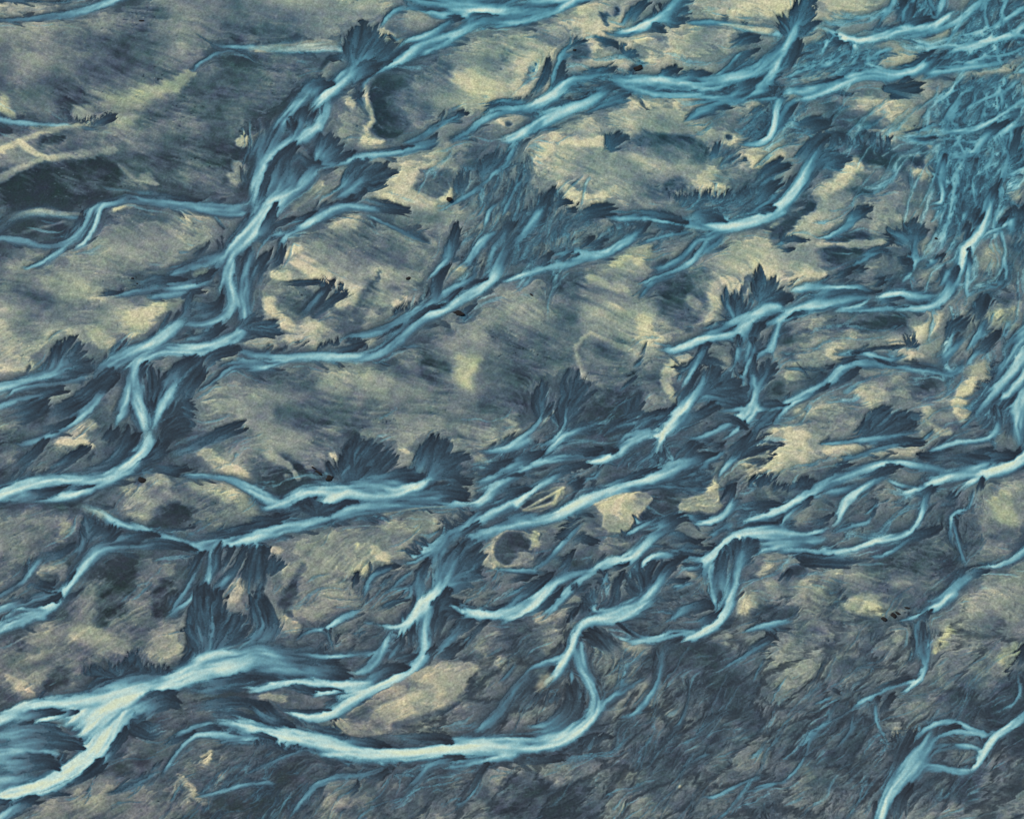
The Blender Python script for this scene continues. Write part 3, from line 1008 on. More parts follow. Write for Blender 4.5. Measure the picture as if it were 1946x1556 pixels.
W 1790,320,36,.3 1740,440,56,.5 1700,530,52,.9 1600,630,46,.92 1500,690,48,.8 1350,775,44,1.0 1200,830,56,.72 1080,930,56,.72 980,1020,56,.68 880,1085,46,.78 760,1115,40,.82 600,1110,46,.72 450,1100,45,.68 300,1110,40,.62 150,1110,30,.55 0,1090,36,.55 -100,1080,30,.5
W 1990,510,20,.95 1860,545,18,.95 1760,575,16,.75
W 1600,470,24,.25 1540,560,28,.5 1400,630,28,.62 1300,690,34,.72 1180,780,38,.68 1050,850,48,.6 900,920,42,.6 750,955,32,.5 610,970,16,.35
L .25 1345,495,22 1300,580,46 1285,680,44 1220,760,24
L .08 1640,560,8 1560,580,18 1480,660,12
L .08 1360,720,10 1220,770,16 1100,860,18 1010,930,12
L .1 1480,620,10 1400,690,16 1320,750,12
E .05 -70 26 20 460,1050 560,1010 650,990 750,1000 820,1040
E .05 -40 26 18 880,980 950,930 1040,880
E .05 -80 22 24 1000,790 1100,760 1180,710 1260,640
W 950,1150,1,.1 951,1150,1,.1
L .1 760,1020,30 680,1050,30 560,1060,20
W -60,1190,30,.6 0,1195,28,.62 100,1175,28,.66 220,1140,26,.7 320,1115,20,.6
W 1030,1030,14,.45 1120,1030,18,.5 1200,1040,10,.35
W 1540,830,12,.55 1600,790,12,.35
L .15 1600,740,20 1500,800,40 1480,850,20
%b3
P .2 .7 0 300,150,150 450,200,150 200,120,80
P .2 .5 0 700,200,100 760,100,80
P .6 .6 .2 900,150,150 1000,250,150 800,250,60
P .35 .6 0 1200,130,120 1300,200,80
P .85 .8 .2 1100,420,60 1020,460,50 1060,380,60
P .8 .7 .1 1550,250,120 1700,280,80 1450,330,80
P .15 .6 0 1850,60,120 1650,60,80
P .9 .9 .2 590,420,26 560,390,30
P .9 .9 .2 1600,410,50 1640,440,30
P .1 .8 .1 250,500,120 150,560,120 300,600,80 420,540,70
P .7 .8 -.1 120,400,60 250,460,24 330,560,20
P .6 .7 .8 250,540,30
P -.05 .9 0 470,520,40 535,550,20 200,650,30
P -.05 .7 0 320,480,40 400,540,30
P .2 .85 .1 50,480,100 100,580,80
P .3 .6 0 700,900,200 800,850,120
P .8 .7 .5 1000,880,100 1100,850,100 950,820,60 1250,880,80
P .6 .8 .6 1100,800,100
P .65 .7 .2 500,1010,150 700,1000,180 600,1130,200 850,1080,80
P .95 .9 -.4 170,1070,50 130,1060,30
P .95 .9 -.2 900,1100,60 950,1150,40 870,1060,50
P .9 .9 .6 735,1030,30
P .8 .8 .5 770,1200,60 830,1200,40
P .5 .7 .3 450,1300,200 600,1300,120 300,1250,100
P .65 .7 -.3 450,1450,80 350,1500,60 150,1480,30
P .05 .8 0 230,1440,70 350,1180,50
P .4 .6 0 1700,1250,150
P .5 .6 -.2 700,1050,40
I .06 .95 1680,1060 1715,960 1790,905 1926,925 1990,935 2030,925 2010,1000 2000,1070 1970,1130 1900,1165 1800,1180 1700,1140
P .85 .9 -.2 1650,1080,26 1650,1150,40 1700,1175,30
P .7 .8 .6 1690,960,20 1675,1020,18
@8
L .1 520,450,10 560,500,40 610,560,30
F 62 .2 640,570 640,380 690,300 745,280 800,300 850,295 890,320 900,400 980,355 1000,400 860,350
F 40 .15 720,580 700,400 760,420 850,420 910,425 820,470
G .3 0 640,390 720,310 740,420 680,490 620,480
L .1 530,440,20 570,500,24 600,560,20
L .1 580,430,10 600,500,14 620,550,14
W 700,455,10,.5 650,500,16,.55 600,545,18,.5
L .35 1175,545,34 1080,530,60 920,560,50 720,585,30
F 50 .35 1230,560 1265,270 1285,320 1340,320 1385,330 1370,390 1460,380 1440,420 1500,400 1420,470
L .3 1260,290,34 1215,360,56 1190,470,70 1150,560,40
L .15 1510,585,26 1420,550,50 1310,540,40
L .1 1500,680,60 1400,660,60 1250,640,40
W 1290,440,24,.3 1270,520,40,.42 1220,590,50,.6
G .1 -.02 1260,580 1380,560 1500,600 1490,700 1300,720 1150,690
W -60,610,40,.75 0,630,40,.8 80,680,40,.85 200,715,40,.9
W 20,745,30,.6 80,760,36,.7 200,735,48,.95 320,670,58,1.0 430,640,50,1.0 540,640,55,1.0 700,650,60,.9 830,660,60,.85 1000,660,55,1.0 1120,630,45,1.05 1220,580,36,.95 1270,540,20,.6
W 440,720,20,1.05 500,730,34,1.1 580,680,60,1.1 720,620,36,.95
W 650,600,40,.5 800,605,60,.5 950,600,56,.55 1120,590,40,.6
W 1560,738,12,.85 1450,738,18,.7 1350,745,30,.55 1150,725,56,.5 950,735,60,.55 780,760,60,.62 600,800,54,.66 450,850,50,.6 350,880,50,.65 200,910,60,.75 0,960,70,.8 -80,980,70,.75
W 1400,690,40,.45 1200,690,60,.42 1000,710,50,.5
L .08 1180,680,1 1181,680,1
L .1 450,690,14 370,720,30 250,790,34 140,840,20
L .1 740,718,14 650,725,26 560,770,30 430,800,36 280,830,26
F 30 .12 450,810 420,700 370,730 480,730 580,780 540,730 340,750
L .1 200,850,24 80,850,36 -60,870,50
W 330,760,16,.45 250,760,20,.5 200,790,14,.4
E .04 40 90 16 1540,770 1450,860 1380,920
E .04 30 60 20 1240,1010 1180,1050 1100,1090
@17
W 2000,270,60,.5 1900,300,56,.65 1800,340,40,.68 1680,365,20,.55 1580,370,10,.4
W 2000,370,45,.55 1926,410,46,.6 1840,440,46,.7 1750,500,44,.7 1650,560,44,.62 1530,590,24,.5
Z .12 215 80 20 40 1380,420 1480,400 1560,440 1660,480 1600,560 1480,560
W 1980,460,40,.55 1800,560,40,.6 1720,610,40,.65 1660,680,38,.82 1590,735,28,.9 1500,745,16,.7
L .15 1900,500,40 1780,520,36 1680,570,30
L .08 1830,420,14 1700,460,30 1600,540,24
L .3 2000,640,30 1850,630,40 1750,700,36
W 2000,650,40,.6 1860,720,56,.68 1720,780,56,.62 1600,840,58,.75 1500,890,50,.66 1390,960,50,.56 1280,1060,45,.55 1150,1125,22,.8 1060,1148,18,.85 980,1140,8,.6
W 1600,780,20,.5 1520,860,24,.6 1480,920,28,.72
W 1360,1000,36,.55 1310,1100,42,.6 1300,1200,50,.6
W 2000,810,50,.55 1850,850,50,.5 1740,910,42,.65 1600,960,44,.55 1500,995,28,.68 1430,1040,16,.8 1375,1090,10,.85
L .08 1600,860,20 1500,930,24 1420,960,20
L .05 1440,1020,10 1400,1060,14 1360,1110,8
F 70 .45 1310,1330 1500,1000 1560,1010 1600,1050 1625,1110 1590,1170 1595,1250 1540,1240 1450,1040
L .4 1255,1120,24 1210,1200,44 1170,1310,56 1170,1450,60
W 1460,1080,40,.3 1400,1200,60,.48 1340,1300,62,.8 1250,1420,60,1.0 1180,1510,60,1.05 1110,1590,56,1.05
W 1300,1150,36,.55 1300,1260,40,.55 1310,1330,40,.6
L .3 1365,1340,20 1325,1420,50 1310,1530,60 1290,1600,40
L .1 1460,1430,40 1400,1500,60 1320,1540,40
Z .1 215 80 22 50 1400,1380 1560,1270 1700,1290 1760,1400 1600,1470 1500,1440
W 1530,1470,16,.6 1450,1425,12,.6
@18
W 2000,1340,46,.75 1926,1380,46,.85 1800,1480,38,1.0 1650,1512,30,1.0 1530,1490,22,.75 1450,1510,16,.6
L .1 1800,1430,10 1700,1470,16 1600,1470,14
@17
L .08 1000,1165,20 900,1200,36 830,1280,24
W 960,1190,20,.4 850,1230,24,.55 800,1330,22,.6 770,1400,14,.5
Z .1 230 90 24 60 700,1230 830,1240 1000,1180 1150,1180 1130,1420 900,1500 750,1450
W 1150,1200,20,.5 1050,1260,20,.5 920,1370,18,.5
L .1 1100,1400,20 1000,1430,30 880,1490,20
L .08 730,1220,10 710,1290,22 690,1380,10
L .1 60,1080,70 50,1200,60 30,1400,50
F 30 .1 120,1250 110,1080 150,1100 200,1130 220,1150
W 60,1300,16,.45 20,1400,20,.5 60,1500,14,.4
%b4
P .45 .5 -.2 400,80,150 250,100,100
P .05 .7 0 220,50,50 250,130,30
P .8 .8 -.3 300,200,50 200,170,60
P .65 .6 -.3 950,100,120 1050,60,80
P .7 .9 -.2 1060,240,30 1100,270,24
P .55 .8 .1 1650,260,60 1620,330,70 1700,220,80
P .75 .8 .1 1490,270,24
P .5 .8 -.2 250,720,130 350,720,100 150,700,80
P .85 .9 .1 80,690,50 200,710,40
P .7 .8 .2 1750,460,60 1800,440,40
P .55 .7 -.2 1850,650,70 1750,640,40
P .45 .7 -.2 1450,850,120 1400,900,100 1550,790,60
P .4 .7 -.2 1850,870,100 1800,900,80
P .3 .7 -.2 200,1150,150 350,1180,100
P .75 .9 .3 500,1100,60 550,1115,50
P .55 .7 0 600,1380,120 700,1300,80 560,1440,70
P .6 .7 -.1 1000,1290,80 900,1330,60 1080,1250,40
P .6 .8 .5 1500,1230,70 1420,1300,70
P .3 .6 -.1 900,1420,120
P .05 .8 0 1800,1450,200 1926,1400,150 1700,1520,100
P .55 .7 0 1700,1260,50 1850,1190,50
P .5 .6 .2 1200,1230,1 1180,1560,40
I .55 .6 560,880 700,790 830,705 1000,605 1150,520 1260,475 1400,450 1530,450 1600,475 1540,560 1500,630 1380,740 1200,830 1050,890 960,930 900,970 760,980 680,975 -.35
P .2 .7 0 1230,650,90 1200,720,120 1130,640,50
P .25 .7 -.2 800,820,80 720,840,50
P .7 .6 .1 1000,800,120 1450,520,80 1350,500,60
P .05 .7 0 1000,900,30 1200,840,30 1350,800,30 1450,740,20
Z .1 30 60 14 40 950,900 1200,830 1400,780 1560,740 1640,760 1500,880 1300,950 1000,960
@21
G .12 -.02 0,380 400,380 560,420 690,530 660,590 400,570 200,560 0,600
L .4 690,560,24 600,540,50 480,520,60 300,500,60
L .35 610,430,18 500,430,30 380,430,36 250,430,40
L .3 680,520,18 560,500,30 450,490,30
W 500,510,50,.42 300,480,90,.5 100,450,100,.62 -60,430,100,.75
W 1100,360,30,.3 900,370,20,.4 750,395,26,.45 620,405,26,.65 500,405,26,.8 380,400,20,.55
@20
Z .1 225 80 18 60 220,330 340,200 540,170 560,380 420,400 300,380
W 780,85,26,.5 650,130,34,.7 570,175,26,.85 520,220,22,.75 400,235,18,.45 300,300,18,.45
W 720,110,20,.6 620,170,16,.5
L .08 540,220,10 550,300,14 570,390,12
Z .08 215 80 18 60 560,260 740,180 940,200 920,280 700,390 580,380
W 780,230,10,.45 730,260,10,.4 720,310,8,.4
W 520,240,14,.4 560,330,12,.45 570,380,10,.4
@17
L .1 1060,240,20 1050,310,24 960,440,36
L .08 1130,120,30 1120,260,40 1160,400,24
W 1230,-20,52,1.05 1150,100,46,1.0 1085,190,36,1.0 1038,265,8,.95
W 1120,160,26,.9 1000,210,24,1.0 930,190,16,.75 850,170,14,.6 750,168,14,.8
W 990,225,40,.55 950,300,45,.65 900,390,44,.6 810,500,40,.65 690,535,18,.8
W 1050,290,20,.4 980,400,24,.45 940,450,24,.45
L .15 1160,400,14 1080,420,40 960,460,30
W 1260,60,55,.65 1215,190,52,.75 1220,320,55,.8 1215,400,58,.95 1130,490,50,1.0 1000,580,45,1.05 850,650,42,1.05 700,720,50,.95 560,810,46,.95 430,850,35,.95 310,830,24,.9 235,810,8,.8
L .1 1340,60,60 1300,170,60 1280,330,24
W 1170,200,20,.55 1180,300,24,.65
F 50 .35 1400,260 1540,150 1550,190 1480,150 1440,200
W 1480,200,36,.25 1420,270,44,.5 1330,350,40,.62 1260,410,30,.6
L .1 1280,350,20 1220,420,40
L .12 1660,145,12 1600,210,22 1540,280,24
W 1580,220,16,.4 1530,290,18,.5 1490,360,14,.4
L .1 1460,330,40 1380,400,40 1280,430,20
L .45 1060,490,34 960,495,46 820,560,50 720,610,30
W 760,600,40,.7 850,600,36,.75
L .06 1000,620,4 900,670,16 820,720,8
L .1 1450,90,34 1380,70,50 1300,90,60
L .1 1440,30,24 1380,20,40 1300,40,50
@18
W 2000,20,46,.8 1926,50,44,.85 1800,105,35,.95 1650,132,26,1.02 1500,122,20,.9 1400,160,10,.7
W 1500,115,20,.7 1440,80,18,.7 1400,40,10,.5
@22
W -60,640,26,1.0 0,645,24,1.0 150,612,24,1.0 280,590,24,1.0 450,600,34,1.0 600,620,40,1.0 740,615,44,.9 860,600,36,.8
W 420,700,10,.7 470,680,18,.9 560,665,22,.9 720,650,26,.8 830,640,20,.8
L .1 650,660,8 560,640,14 420,660,30 300,640,20 180,620,14
L .1 480,660,14 380,640,24 260,610,16
L .05 560,790,10 400,800,18 200,790,14 120,760,14
L .08 100,760,30 160,820,30 260,860,30
L .15 600,880,40 650,950,50 500,940,40 380,880,30
L .08 0,760,20 60,820,30 180,880,40 300,920,30
@20
L .35 308,915,16 220,880,34 100,840,40 0,800,30
W 150,860,14,.4 60,810,14,.45 0,770,12,.45
W -60,900,50,1.0 0,925,48,1.02 150,960,58,1.02 350,990,68,.95 550,1030,80,.92 700,1075,64,1.02 900,1095,56,1.05 1100,1090,54,1.05 1300,1070,60,1.0 1500,1040,92,.95 1700,1040,92,.9 1960,1040,82,.92
W 450,1095,10,.9 550,1105,24,.95 680,1105,30,1
L .4 945,1030,14 860,1010,28 700,1000,28 560,980,20
L .35 1410,1028,12 1320,1005,26 1120,1000,26 950,985,20
W 2000,500,60,.35 1850,660,60,.38 1750,790,66,.42 1650,890,66,.5 1560,980,60,.65
L .1 1400,990,20 1250,960,30 1000,970,20
L .1 150,985,14 60,960,24 -40,950,20
Z .1 215 80 20 110 0,1040 300,1030 420,1100 560,1150 900,1150 800,1240 400,1310 320,1400 100,1480 0,1500
W 400,1040,18,.4 250,1110,20,.4 60,1190,16,.4 -40,1240,16,.4
L .25 1480,1125,20 1380,1130,30 1260,1170,30
W 1440,1140,20,.35 1310,1160,30,.5 1230,1200,36,.55 1160,1290,36,.45 1080,1370,28,.35
W 1330,1195,24,.65 1500,1165,32,.72 1700,1125,40,.82 1900,1100,40,.8
L .12 1655,1165,16 1610,1230,28 1570,1330,30 1540,1400,16
W 1610,1270,14,.35 1550,1390,14,.5 1420,1480,14,.4
W 960,1185,18,.45 800,1235,24,.5 650,1250,24,.45 540,1275,24,.6 430,1330,24,.65 350,1430,22,.6 270,1530,20,.5
W 1150,1250,14,.5 1000,1240,10,.4
L .1 940,1200,18 870,1270,30 790,1340,24
L .08 750,1280,14 740,1340,22 690,1400,14
Z .08 240 80 22 110 0,1340 300,1420 450,1330 560,1330 480,1500 620,1556 0,1556
Z .08 240 70 20 110 640,1470 900,1440 1060,1380 1200,1250 1290,1200 1340,1300 1560,1330 1500,1500 1200,1556 650,1556
Z .1 0 30 10 70 1300,1260 1500,1220 1600,1240 1560,1350 1380,1420 1280,1340
E .05 -90 26 22 0,1030 120,1020 240,1040 360,1060
%c1
P .75 .6 .2 300,250,250 600,200,200 250,450,150
P .3 .7 0 300,230,120 500,240,80 450,30,80
P .8 .8 .2 550,120,120 900,280,150 750,250,100
P .75 .7 .1 1500,50,150 1650,60,150
P .55 .6 .1 1300,230,200 1400,330,200
P .8 .8 .4 1330,200,50 1120,190,30
P .45 .85 .2 780,110,80
P .05 .8 0 700,110,40 720,180,26
P .7 .7 -.1 850,70,30 820,150,30 860,30,50
P .1 .9 -.2 790,72,24 775,110,18
P .12 .85 .2 950,470,40 890,500,36
P .15 .8 0 460,430,36 550,365,60 490,360,20
P .8 .8 .1 450,460,50 530,480,40 680,450,80 820,490,80
P .3 .7 0 720,310,60 870,390,60 1100,290,50 1070,370,50
P .9 .9 -.3 320,600,24 280,650,30
P .75 .8 .1 120,640,80 60,500,120
P .1 .6 0 150,580,30 200,500,20
P .95 .95 .3 900,700,60 1000,715,60 1120,705,50 1300,720,60 1700,740,90
P .7 .6 .3 1100,830,150 1250,900,150 1400,930,80
P .3 .6 0 700,850,150 600,900,120 480,880,100
P .6 .6 .3 330,950,80 450,950,100 850,850,80
P .9 .8 .2 340,960,40 470,1010,40 800,1020,20 650,1000,40
G .25 .02 720,1080 850,1000 950,930 1100,950 1250,960 1400,1000 1450,1080 1400,1160 1250,1170 1080,1130 900,1080 .05
P .15 .6 0 780,980,60 1300,1000,50
P .4 .6 0 1550,830,120 1650,900,80
P .85 .9 .3 1600,990,70 1700,1050,80 1580,960,20
P .1 .9 0 1580,970,30
P .4 .5 .1 500,1250,150 700,1200,200
P .25 .6 .1 650,1150,150 800,1130,100 950,1350,120 750,1330,80
P .9 .9 .2 400,1330,70 500,1400,80 600,1450,60 700,1380,60
P .6 .6 .2 600,1280,80 850,1420,60
P .9 .9 .4 1450,1220,60 1400,1320,60 1520,1330,60
P .75 .7 .2 1650,1130,60 1750,1080,60 1340,1290,40
P .2 .8 0 1230,1300,60 1150,1330,60
P .85 .8 .2 250,1080,60 320,1060,40 220,1120,40
P .7 .8 .1 60,880,50 100,850,30
P .1 .85 -.2 20,880,24
@11
W 530,-60,30,1.0 480,0,32,1.0 400,55,36,1.0 300,100,44,.8 150,145,44,.7 0,172,38,.65 -100,185,38,.6
W 380,40,28,.45 250,52,34,.5 100,62,34,.65 -50,85,30,.85
@12
L .3 1000,20,30 920,80,44 870,150,44 850,210,24
L .2 1060,50,14 1050,120,20 1000,170,16
F 50 .4 1100,130 1310,20 1280,70 1240,130 1330,-20 1230,155
L .25 1060,60,20 1080,110,30 1060,150,20
W 1260,-40,40,.45 1220,10,44,.55 1150,85,44,.65 1050,150,38,.9 930,210,32,.95 820,235,22,.8 710,215,10,.5
W 900,240,20,.6 760,250,18,.5 690,225,10,.3
L .1 1090,200,30 1040,195,36 1000,220,20
W 1250,155,20,.5 1450,165,24,.55 1600,180,24,.65 1750,215,28,.95 1900,232,24,.95 2000,225,24,.9
W 570,265,8,.35 480,320,18,.4 420,370,24,.5 390,430,24,.55 345,530,28,.6 320,610,18,.8
L .12 600,285,14 500,310,14 430,360,14
L .15 310,420,22 280,540,30 220,650,24 170,710,16
L .15 400,460,20 390,560,30 340,640,20
L .1 780,310,20 700,300,24 620,290,14
F 22 .2 840,390 810,310 850,340 900,350 930,390
Z .2 195 90 18 240 400,560 700,500 900,540 1300,560 1700,480 1926,440 1926,700 1600,700 1400,700 900,690 700,740 400,720
L .3 745,490,24 640,510,36 500,550,30
L .3 1225,485,36 1140,520,40 1060,560,30
L .3 1420,530,30 1320,530,34 1220,560,20
W 740,500,26,.3 600,545,36,.5 480,555,34,.62 410,590,38,.85 350,660,44,.95 270,720,44,.9 180,760,38,.65 50,772,34,.55 -80,765,30,.5
L .15 700,690,14 550,710,26 350,730,26 250,800,20
L .25 795,600,30 710,620,55 620,690,50
L .25 910,640,24 820,665,34 700,735,20
W 760,620,44,.25 700,650,50,.5 600,710,50,.7 450,770,46,.88 330,830,54,.82 200,890,48,.92 100,955,40,1.02 30,990,30,.95 -40,1000,24,.8
W 280,830,40,.65 200,900,44,.7 120,950,24,.7
W 860,690,14,.4 750,720,20,.45 650,760,16,.4 560,800,10,.3
W 700,545,50,.5 850,575,60,.6 1000,570,50,.7 1150,575,38,.85 1300,585,40,.7 1450,575,44,.6 1600,545,50,.7 1750,500,56,.68 1926,400,56,.68 2050,300,50,.6
W 800,600,36,.5 950,640,46,.55 1100,672,28,.7 1250,675,28,.6 1450,690,28,.7 1600,675,34,.65 1680,625,24,.4
L .25 1755,565,30 1700,615,50 1610,655,30
W 2000,440,28,.9 1926,490,28,.9 1850,560,28,.88 1760,640,24,.88 1690,680,14,.8
W 1740,355,8,.4 1640,385,16,.6 1560,475,20,.55 1480,545,16,.5
W 1760,400,10,.4 1650,470,14,.45 1550,530,12,.4
L .2 1760,360,20 1680,400,24 1580,480,20
L .12 1760,260,40 1680,280,40 1600,360,30
L .08 1926,380,40 1800,440,30 1650,510,16
P .85 .9 .3 1270,635,50 1220,640,30
L .2 1580,755,20 1480,760,36 1380,800,36
W 1500,750,30,.5 1370,790,36,.58 1270,860,14,.45
W 1700,690,30,.4 1500,720,30,.5 1380,760,20,.5
F 40 .25 700,1050 720,960 770,955 830,970 800,1010
L .2 1500,1000,20 1480,1080,30 1440,1140,24
Z .2 220 60 16 40 1450,1080 1520,1040 1620,1040 1700,1100 1620,1140 1480,1150
Z .2 220 70 16 70 1680,800 1760,780 1880,720 1880,940 1760,1000 1620,1000
W 1950,680,26,.6 1900,760,34,.8 1885,900,38,.9 1820,1000,28,.88 1700,1015,22,.62 1600,1005,10,.5
Z .15 250 100 26 120 0,1010 130,960 250,930 200,1100 190,1300 320,1350 430,1420 250,1556 0,1556
W 100,1000,24,.45 50,1100,24,.5 0,1180,20,.5
W 320,1340,20,.15 270,1430,36,.5 230,1540,40,.5
L .15 340,1340,24 290,1420,44 240,1540,50
L .12 430,1420,22 380,1440,24 330,1480,24
E .08 -80 36 26 1180,1400 1300,1390 1450,1370 1600,1380 1750,1350 1900,1300
Z .2 220 60 16 130 1180,1390 1400,1400 1600,1400 1800,1320 1926,1250 1926,1480 1600,1510 1250,1500
L .2 1900,1310,50 1840,1340,40 1750,1440,40
W 1926,1240,30,.5 1850,1300,24,.55 1750,1380,20,.5
L .15 1926,1160,60 1820,1210,50 1760,1290,30
L .1 720,1480,60 600,1500,50 480,1556,40
%c2
P .85 .8 .2 450,50,100 380,90,50
P .5 .5 .2 450,200,150 300,180,100
P .75 .9 .2 220,370,50 680,170,40 800,160,30 440,300,40 640,260,24
P .9 .9 .2 1310,200,50 1250,210,20
P .65 .7 .3 1700,250,120 1800,330,150 1600,400,120 1850,480,120
P .5 .7 .6 750,430,100 900,450,120 1050,420,100
P .75 .8 .8 760,450,50 1000,340,60 930,430,50
P .35 .8 .2 1120,350,70
P .75 .8 .5 770,610,60 850,640,30 600,560,40
P .2 .7 0 500,560,100 450,650,120
P .55 .6 .1 150,600,120 250,620,100
P .05 .8 0 185,675,22
P .2 .7 0 250,800,250 100,950,250 300,1080,150 100,1200,120
P .45 .5 .0 250,760,200 50,740,80
P .6 .6 .3 900,830,180 750,850,150 600,820,120
P .85 .8 .5 980,870,80 1000,960,70 1080,990,50
P .08 .75 0 1200,800,120 1150,700,130 1350,620,120 1280,880,70 1380,560,100
P .65 .7 .5 1350,760,60 1300,690,40
P .8 .8 .2 1470,720,60 1500,780,50 1430,870,40 1560,830,30
P .9 .8 .2 1650,610,60 1550,570,40 1720,660,20
P .9 .9 .4 1780,480,60 1860,530,60
P .1 .7 0 1720,550,30 1680,640,30
P .35 .5 .1 600,1000,150 500,1150,150 800,1050,80
P .75 .7 .2 560,1260,30 500,1050,24 600,940,18 670,970,20 930,1090,30 820,1010,1
P .2 .5 0 700,1150,150 900,1250,150 600,1420,120 1000,1400,120
P .9 .95 .2 1300,1110,30 1200,1140,44 1140,1220,50 1130,1300,44 1170,1380,36 1220,1420,24
P .7 .8 -.4 1160,1260,40 1580,1110,30 1540,1170,40
P .25 .6 0 30,1480,100
P .8 .7 .1 50,1540,60
P .35 .6 0 1850,1350,80 1900,1420,60
P .8 .8 .2 1900,1100,30
@12
Z .18 230 70 16 160 0,120 250,80 600,60 650,250 560,340 300,370 0,480
L .15 290,0,30 250,90,44 180,190,40
W 270,30,36,.45 200,150,40,.55 120,245,38,.62 40,315,30,.55 -20,350,24,.4
L .12 440,10,24 380,20,24 300,60,24
L .12 470,70,30 400,80,24
@13
W 1970,60,60,.9 1850,115,58,.98 1700,162,52,1.0 1550,192,56,.9 1420,172,45,.82 1280,162,34,.95 1100,132,38,.85 950,112,34,.75 820,130,34,.65 690,110,16,.4
L .3 1235,140,20 1140,110,36 1000,100,26 880,110,20
L .3 1550,145,16 1480,100,46 1380,110,46 1280,150,26
L .15 1900,50,26 1780,80,30 1650,100,20
L .25 1015,170,24 950,230,36 860,300,28
L .15 1240,200,20 1130,190,30 1050,200,20
W 960,220,30,.45 900,260,38,.62 800,325,38,.88 700,378,36,.78 560,405,40,.68 450,450,30,.55 300,475,26,.65 180,510,26,.85 60,552,20,1.0 -50,582,18,.95
W 640,400,20,.5 480,440,18,.6 380,460,14,.5
W 350,385,16,.5 480,362,22,.6 610,368,22,.7
L .12 320,390,26 280,430,46 230,475,34
L .12 500,372,12 430,400,18 370,450,16
L .12 550,380,8 500,410,12 440,440,10
W 1320,220,12,.35 1150,252,18,.6 1050,280,16,.6 910,330,14,.4
L .1 1250,210,16 1180,240,14
L .1 720,270,24 640,320,36 580,350,20
L .1 610,270,20 540,320,36 500,350,20
Z .15 215 70 18 60 480,230 650,220 900,130 950,180 850,280 600,340
Z .15 215 60 16 40 850,320 1000,250 1250,200 1350,220 1250,300 950,360
W 1520,215,50,.65 1440,260,36,.68 1360,275,28,.6 1290,360,30,.45 1200,440,34,.45 1090,490,36,.55 1000,500,30,.4
W 1440,270,30,.55 1360,380,28,.55 1280,460,22,.8 1160,510,18,.65 1010,570,12,.6 975,605,8,.5
W 1560,240,40,.4 1450,330,40,.42 1380,400,30,.35
L .08 1340,350,10 1310,400,12 1280,430,8
W 1200,530,18,.4 1060,580,20,.4 970,660,20,.55 920,710,14,.35
@14
F 50 .35 1790,730 1795,500 1810,520 1870,570 1900,600 1980,650 1750,600 1930,680
F 36 .3 1640,870 1555,640 1600,640 1640,680 1560,830 1520,870 1680,730
G .1 -.02 1560,660 1640,720 1740,720 1720,800 1620,870 1520,870 1590,780
L .2 2000,690,40 1880,720,50 1780,770,50
W 1980,750,46,.65 1850,765,50,.75 1760,815,46,.95 1660,905,44,.98 1560,945,38,.85 1440,965,40,.9 1310,1015,42,.75 1180,1065,30,.65 1080,1055,18,.4
W 1750,790,36,.7 1620,860,36,.65 1500,920,34,.6 1380,950,24,.5
W 1650,890,30,.55 1450,930,30,.5
L .05 1640,880,4 1560,920,10 1480,930,8
W 1980,800,24,.95 1860,850,20,.9 1790,910,14,.8 1755,950,8,.7
W 1760,880,40,.6 1690,930,36,.6 1650,1020,30,.6 1630,1120,24,.6 1615,1200,14,.55
W 1735,930,28,.55 1720,1030,26,.55 1695,1140,38,.9 1660,1230,28,.95 1690,1330,14,.9
P .95 .9 .2 1640,1250,40 1670,1290,30
W 1940,830,24,.6 1900,950,30,.6 1850,1050,38,.6 1760,1090,34,.62 1700,1130,28,.6
W 1890,970,8,.7 1880,1060,8,.7 1890,1130,6,.5
L .1 1780,880,30 1740,960,30 1760,1040,30
L .12 1640,960,20 1660,1060,14
L .4 1755,1095,16 1745,1180,36 1760,1300,50 1740,1400,50
F 36 .12 1800,1300 1850,1130 1890,1170 1926,1200 1880,1250
W 1740,1210,30,.6 1770,1320,40,.72 1745,1420,42,.85 1690,1500,38,.92 1640,1580,38,.95
W 1850,1170,24,.35 1810,1280,34,.5 1775,1360,24,.6
L .1 1380,1050,30 1390,1120,40 1500,1150,40 1600,1200,40
L .15 1200,1180,16 1270,1185,24 1330,1150,20
F 54 .35 1370,1390 1690,1330 1690,1380 1630,1270 1570,1210 1500,1190 1450,1180 1650,1420 1560,1330
W 1600,1390,24,.4 1450,1375,34,.5 1350,1360,30,.6
L .35 1420,1010,16 1390,1080,36 1330,1160,44 1250,1290,36
W 1400,1030,30,.4 1370,1120,30,.5 1310,1220,30,.62 1250,1310,30,.65
W 1420,1200,50,.35 1370,1310,56,.55 1290,1430,54,.88 1210,1530,50,1.0 1180,1580,50,1.0
L .08 1380,1150,8 1330,1240,16 1270,1370,18 1210,1440,14
L .12 940,1240,16 860,1300,14 810,1350,10
W 1000,1100,24,.3 920,1180,24,.35
W 1950,1460,22,.8 1750,1470,26,.7 1580,1475,26,.55 1480,1490,18,.5
L .08 1480,1450,40 1380,1510,40 1280,1540,30
L .08 1926,1430,20 1800,1440,16
F 34 .12 240,1540 265,1275 225,1310 305,1310 340,1440 330,1470 200,1400
F 34 .12 420,1480 520,1215 450,1200 595,1300 580,1320 560,1420 530,1450 470,1260
W 440,1370,14,.4 425,1470,24,.55 390,1556,24,.5
W 280,1510,14,.35 230,1556,20,.5
F 26 .1 880,1556 960,1370 920,1400 1000,1490 870,1420
E .08 -60 40 26 1020,1540 1100,1500 1180,1500
%c3
P .25 .6 0 650,80,200 800,60,150 50,60,120
P .75 .8 .2 80,190,60 20,280,40 340,100,30
P .8 .7 .2 1420,140,60 1050,30,100 1760,120,50
P .3 .6 -.2 1480,130,80 1000,170,60
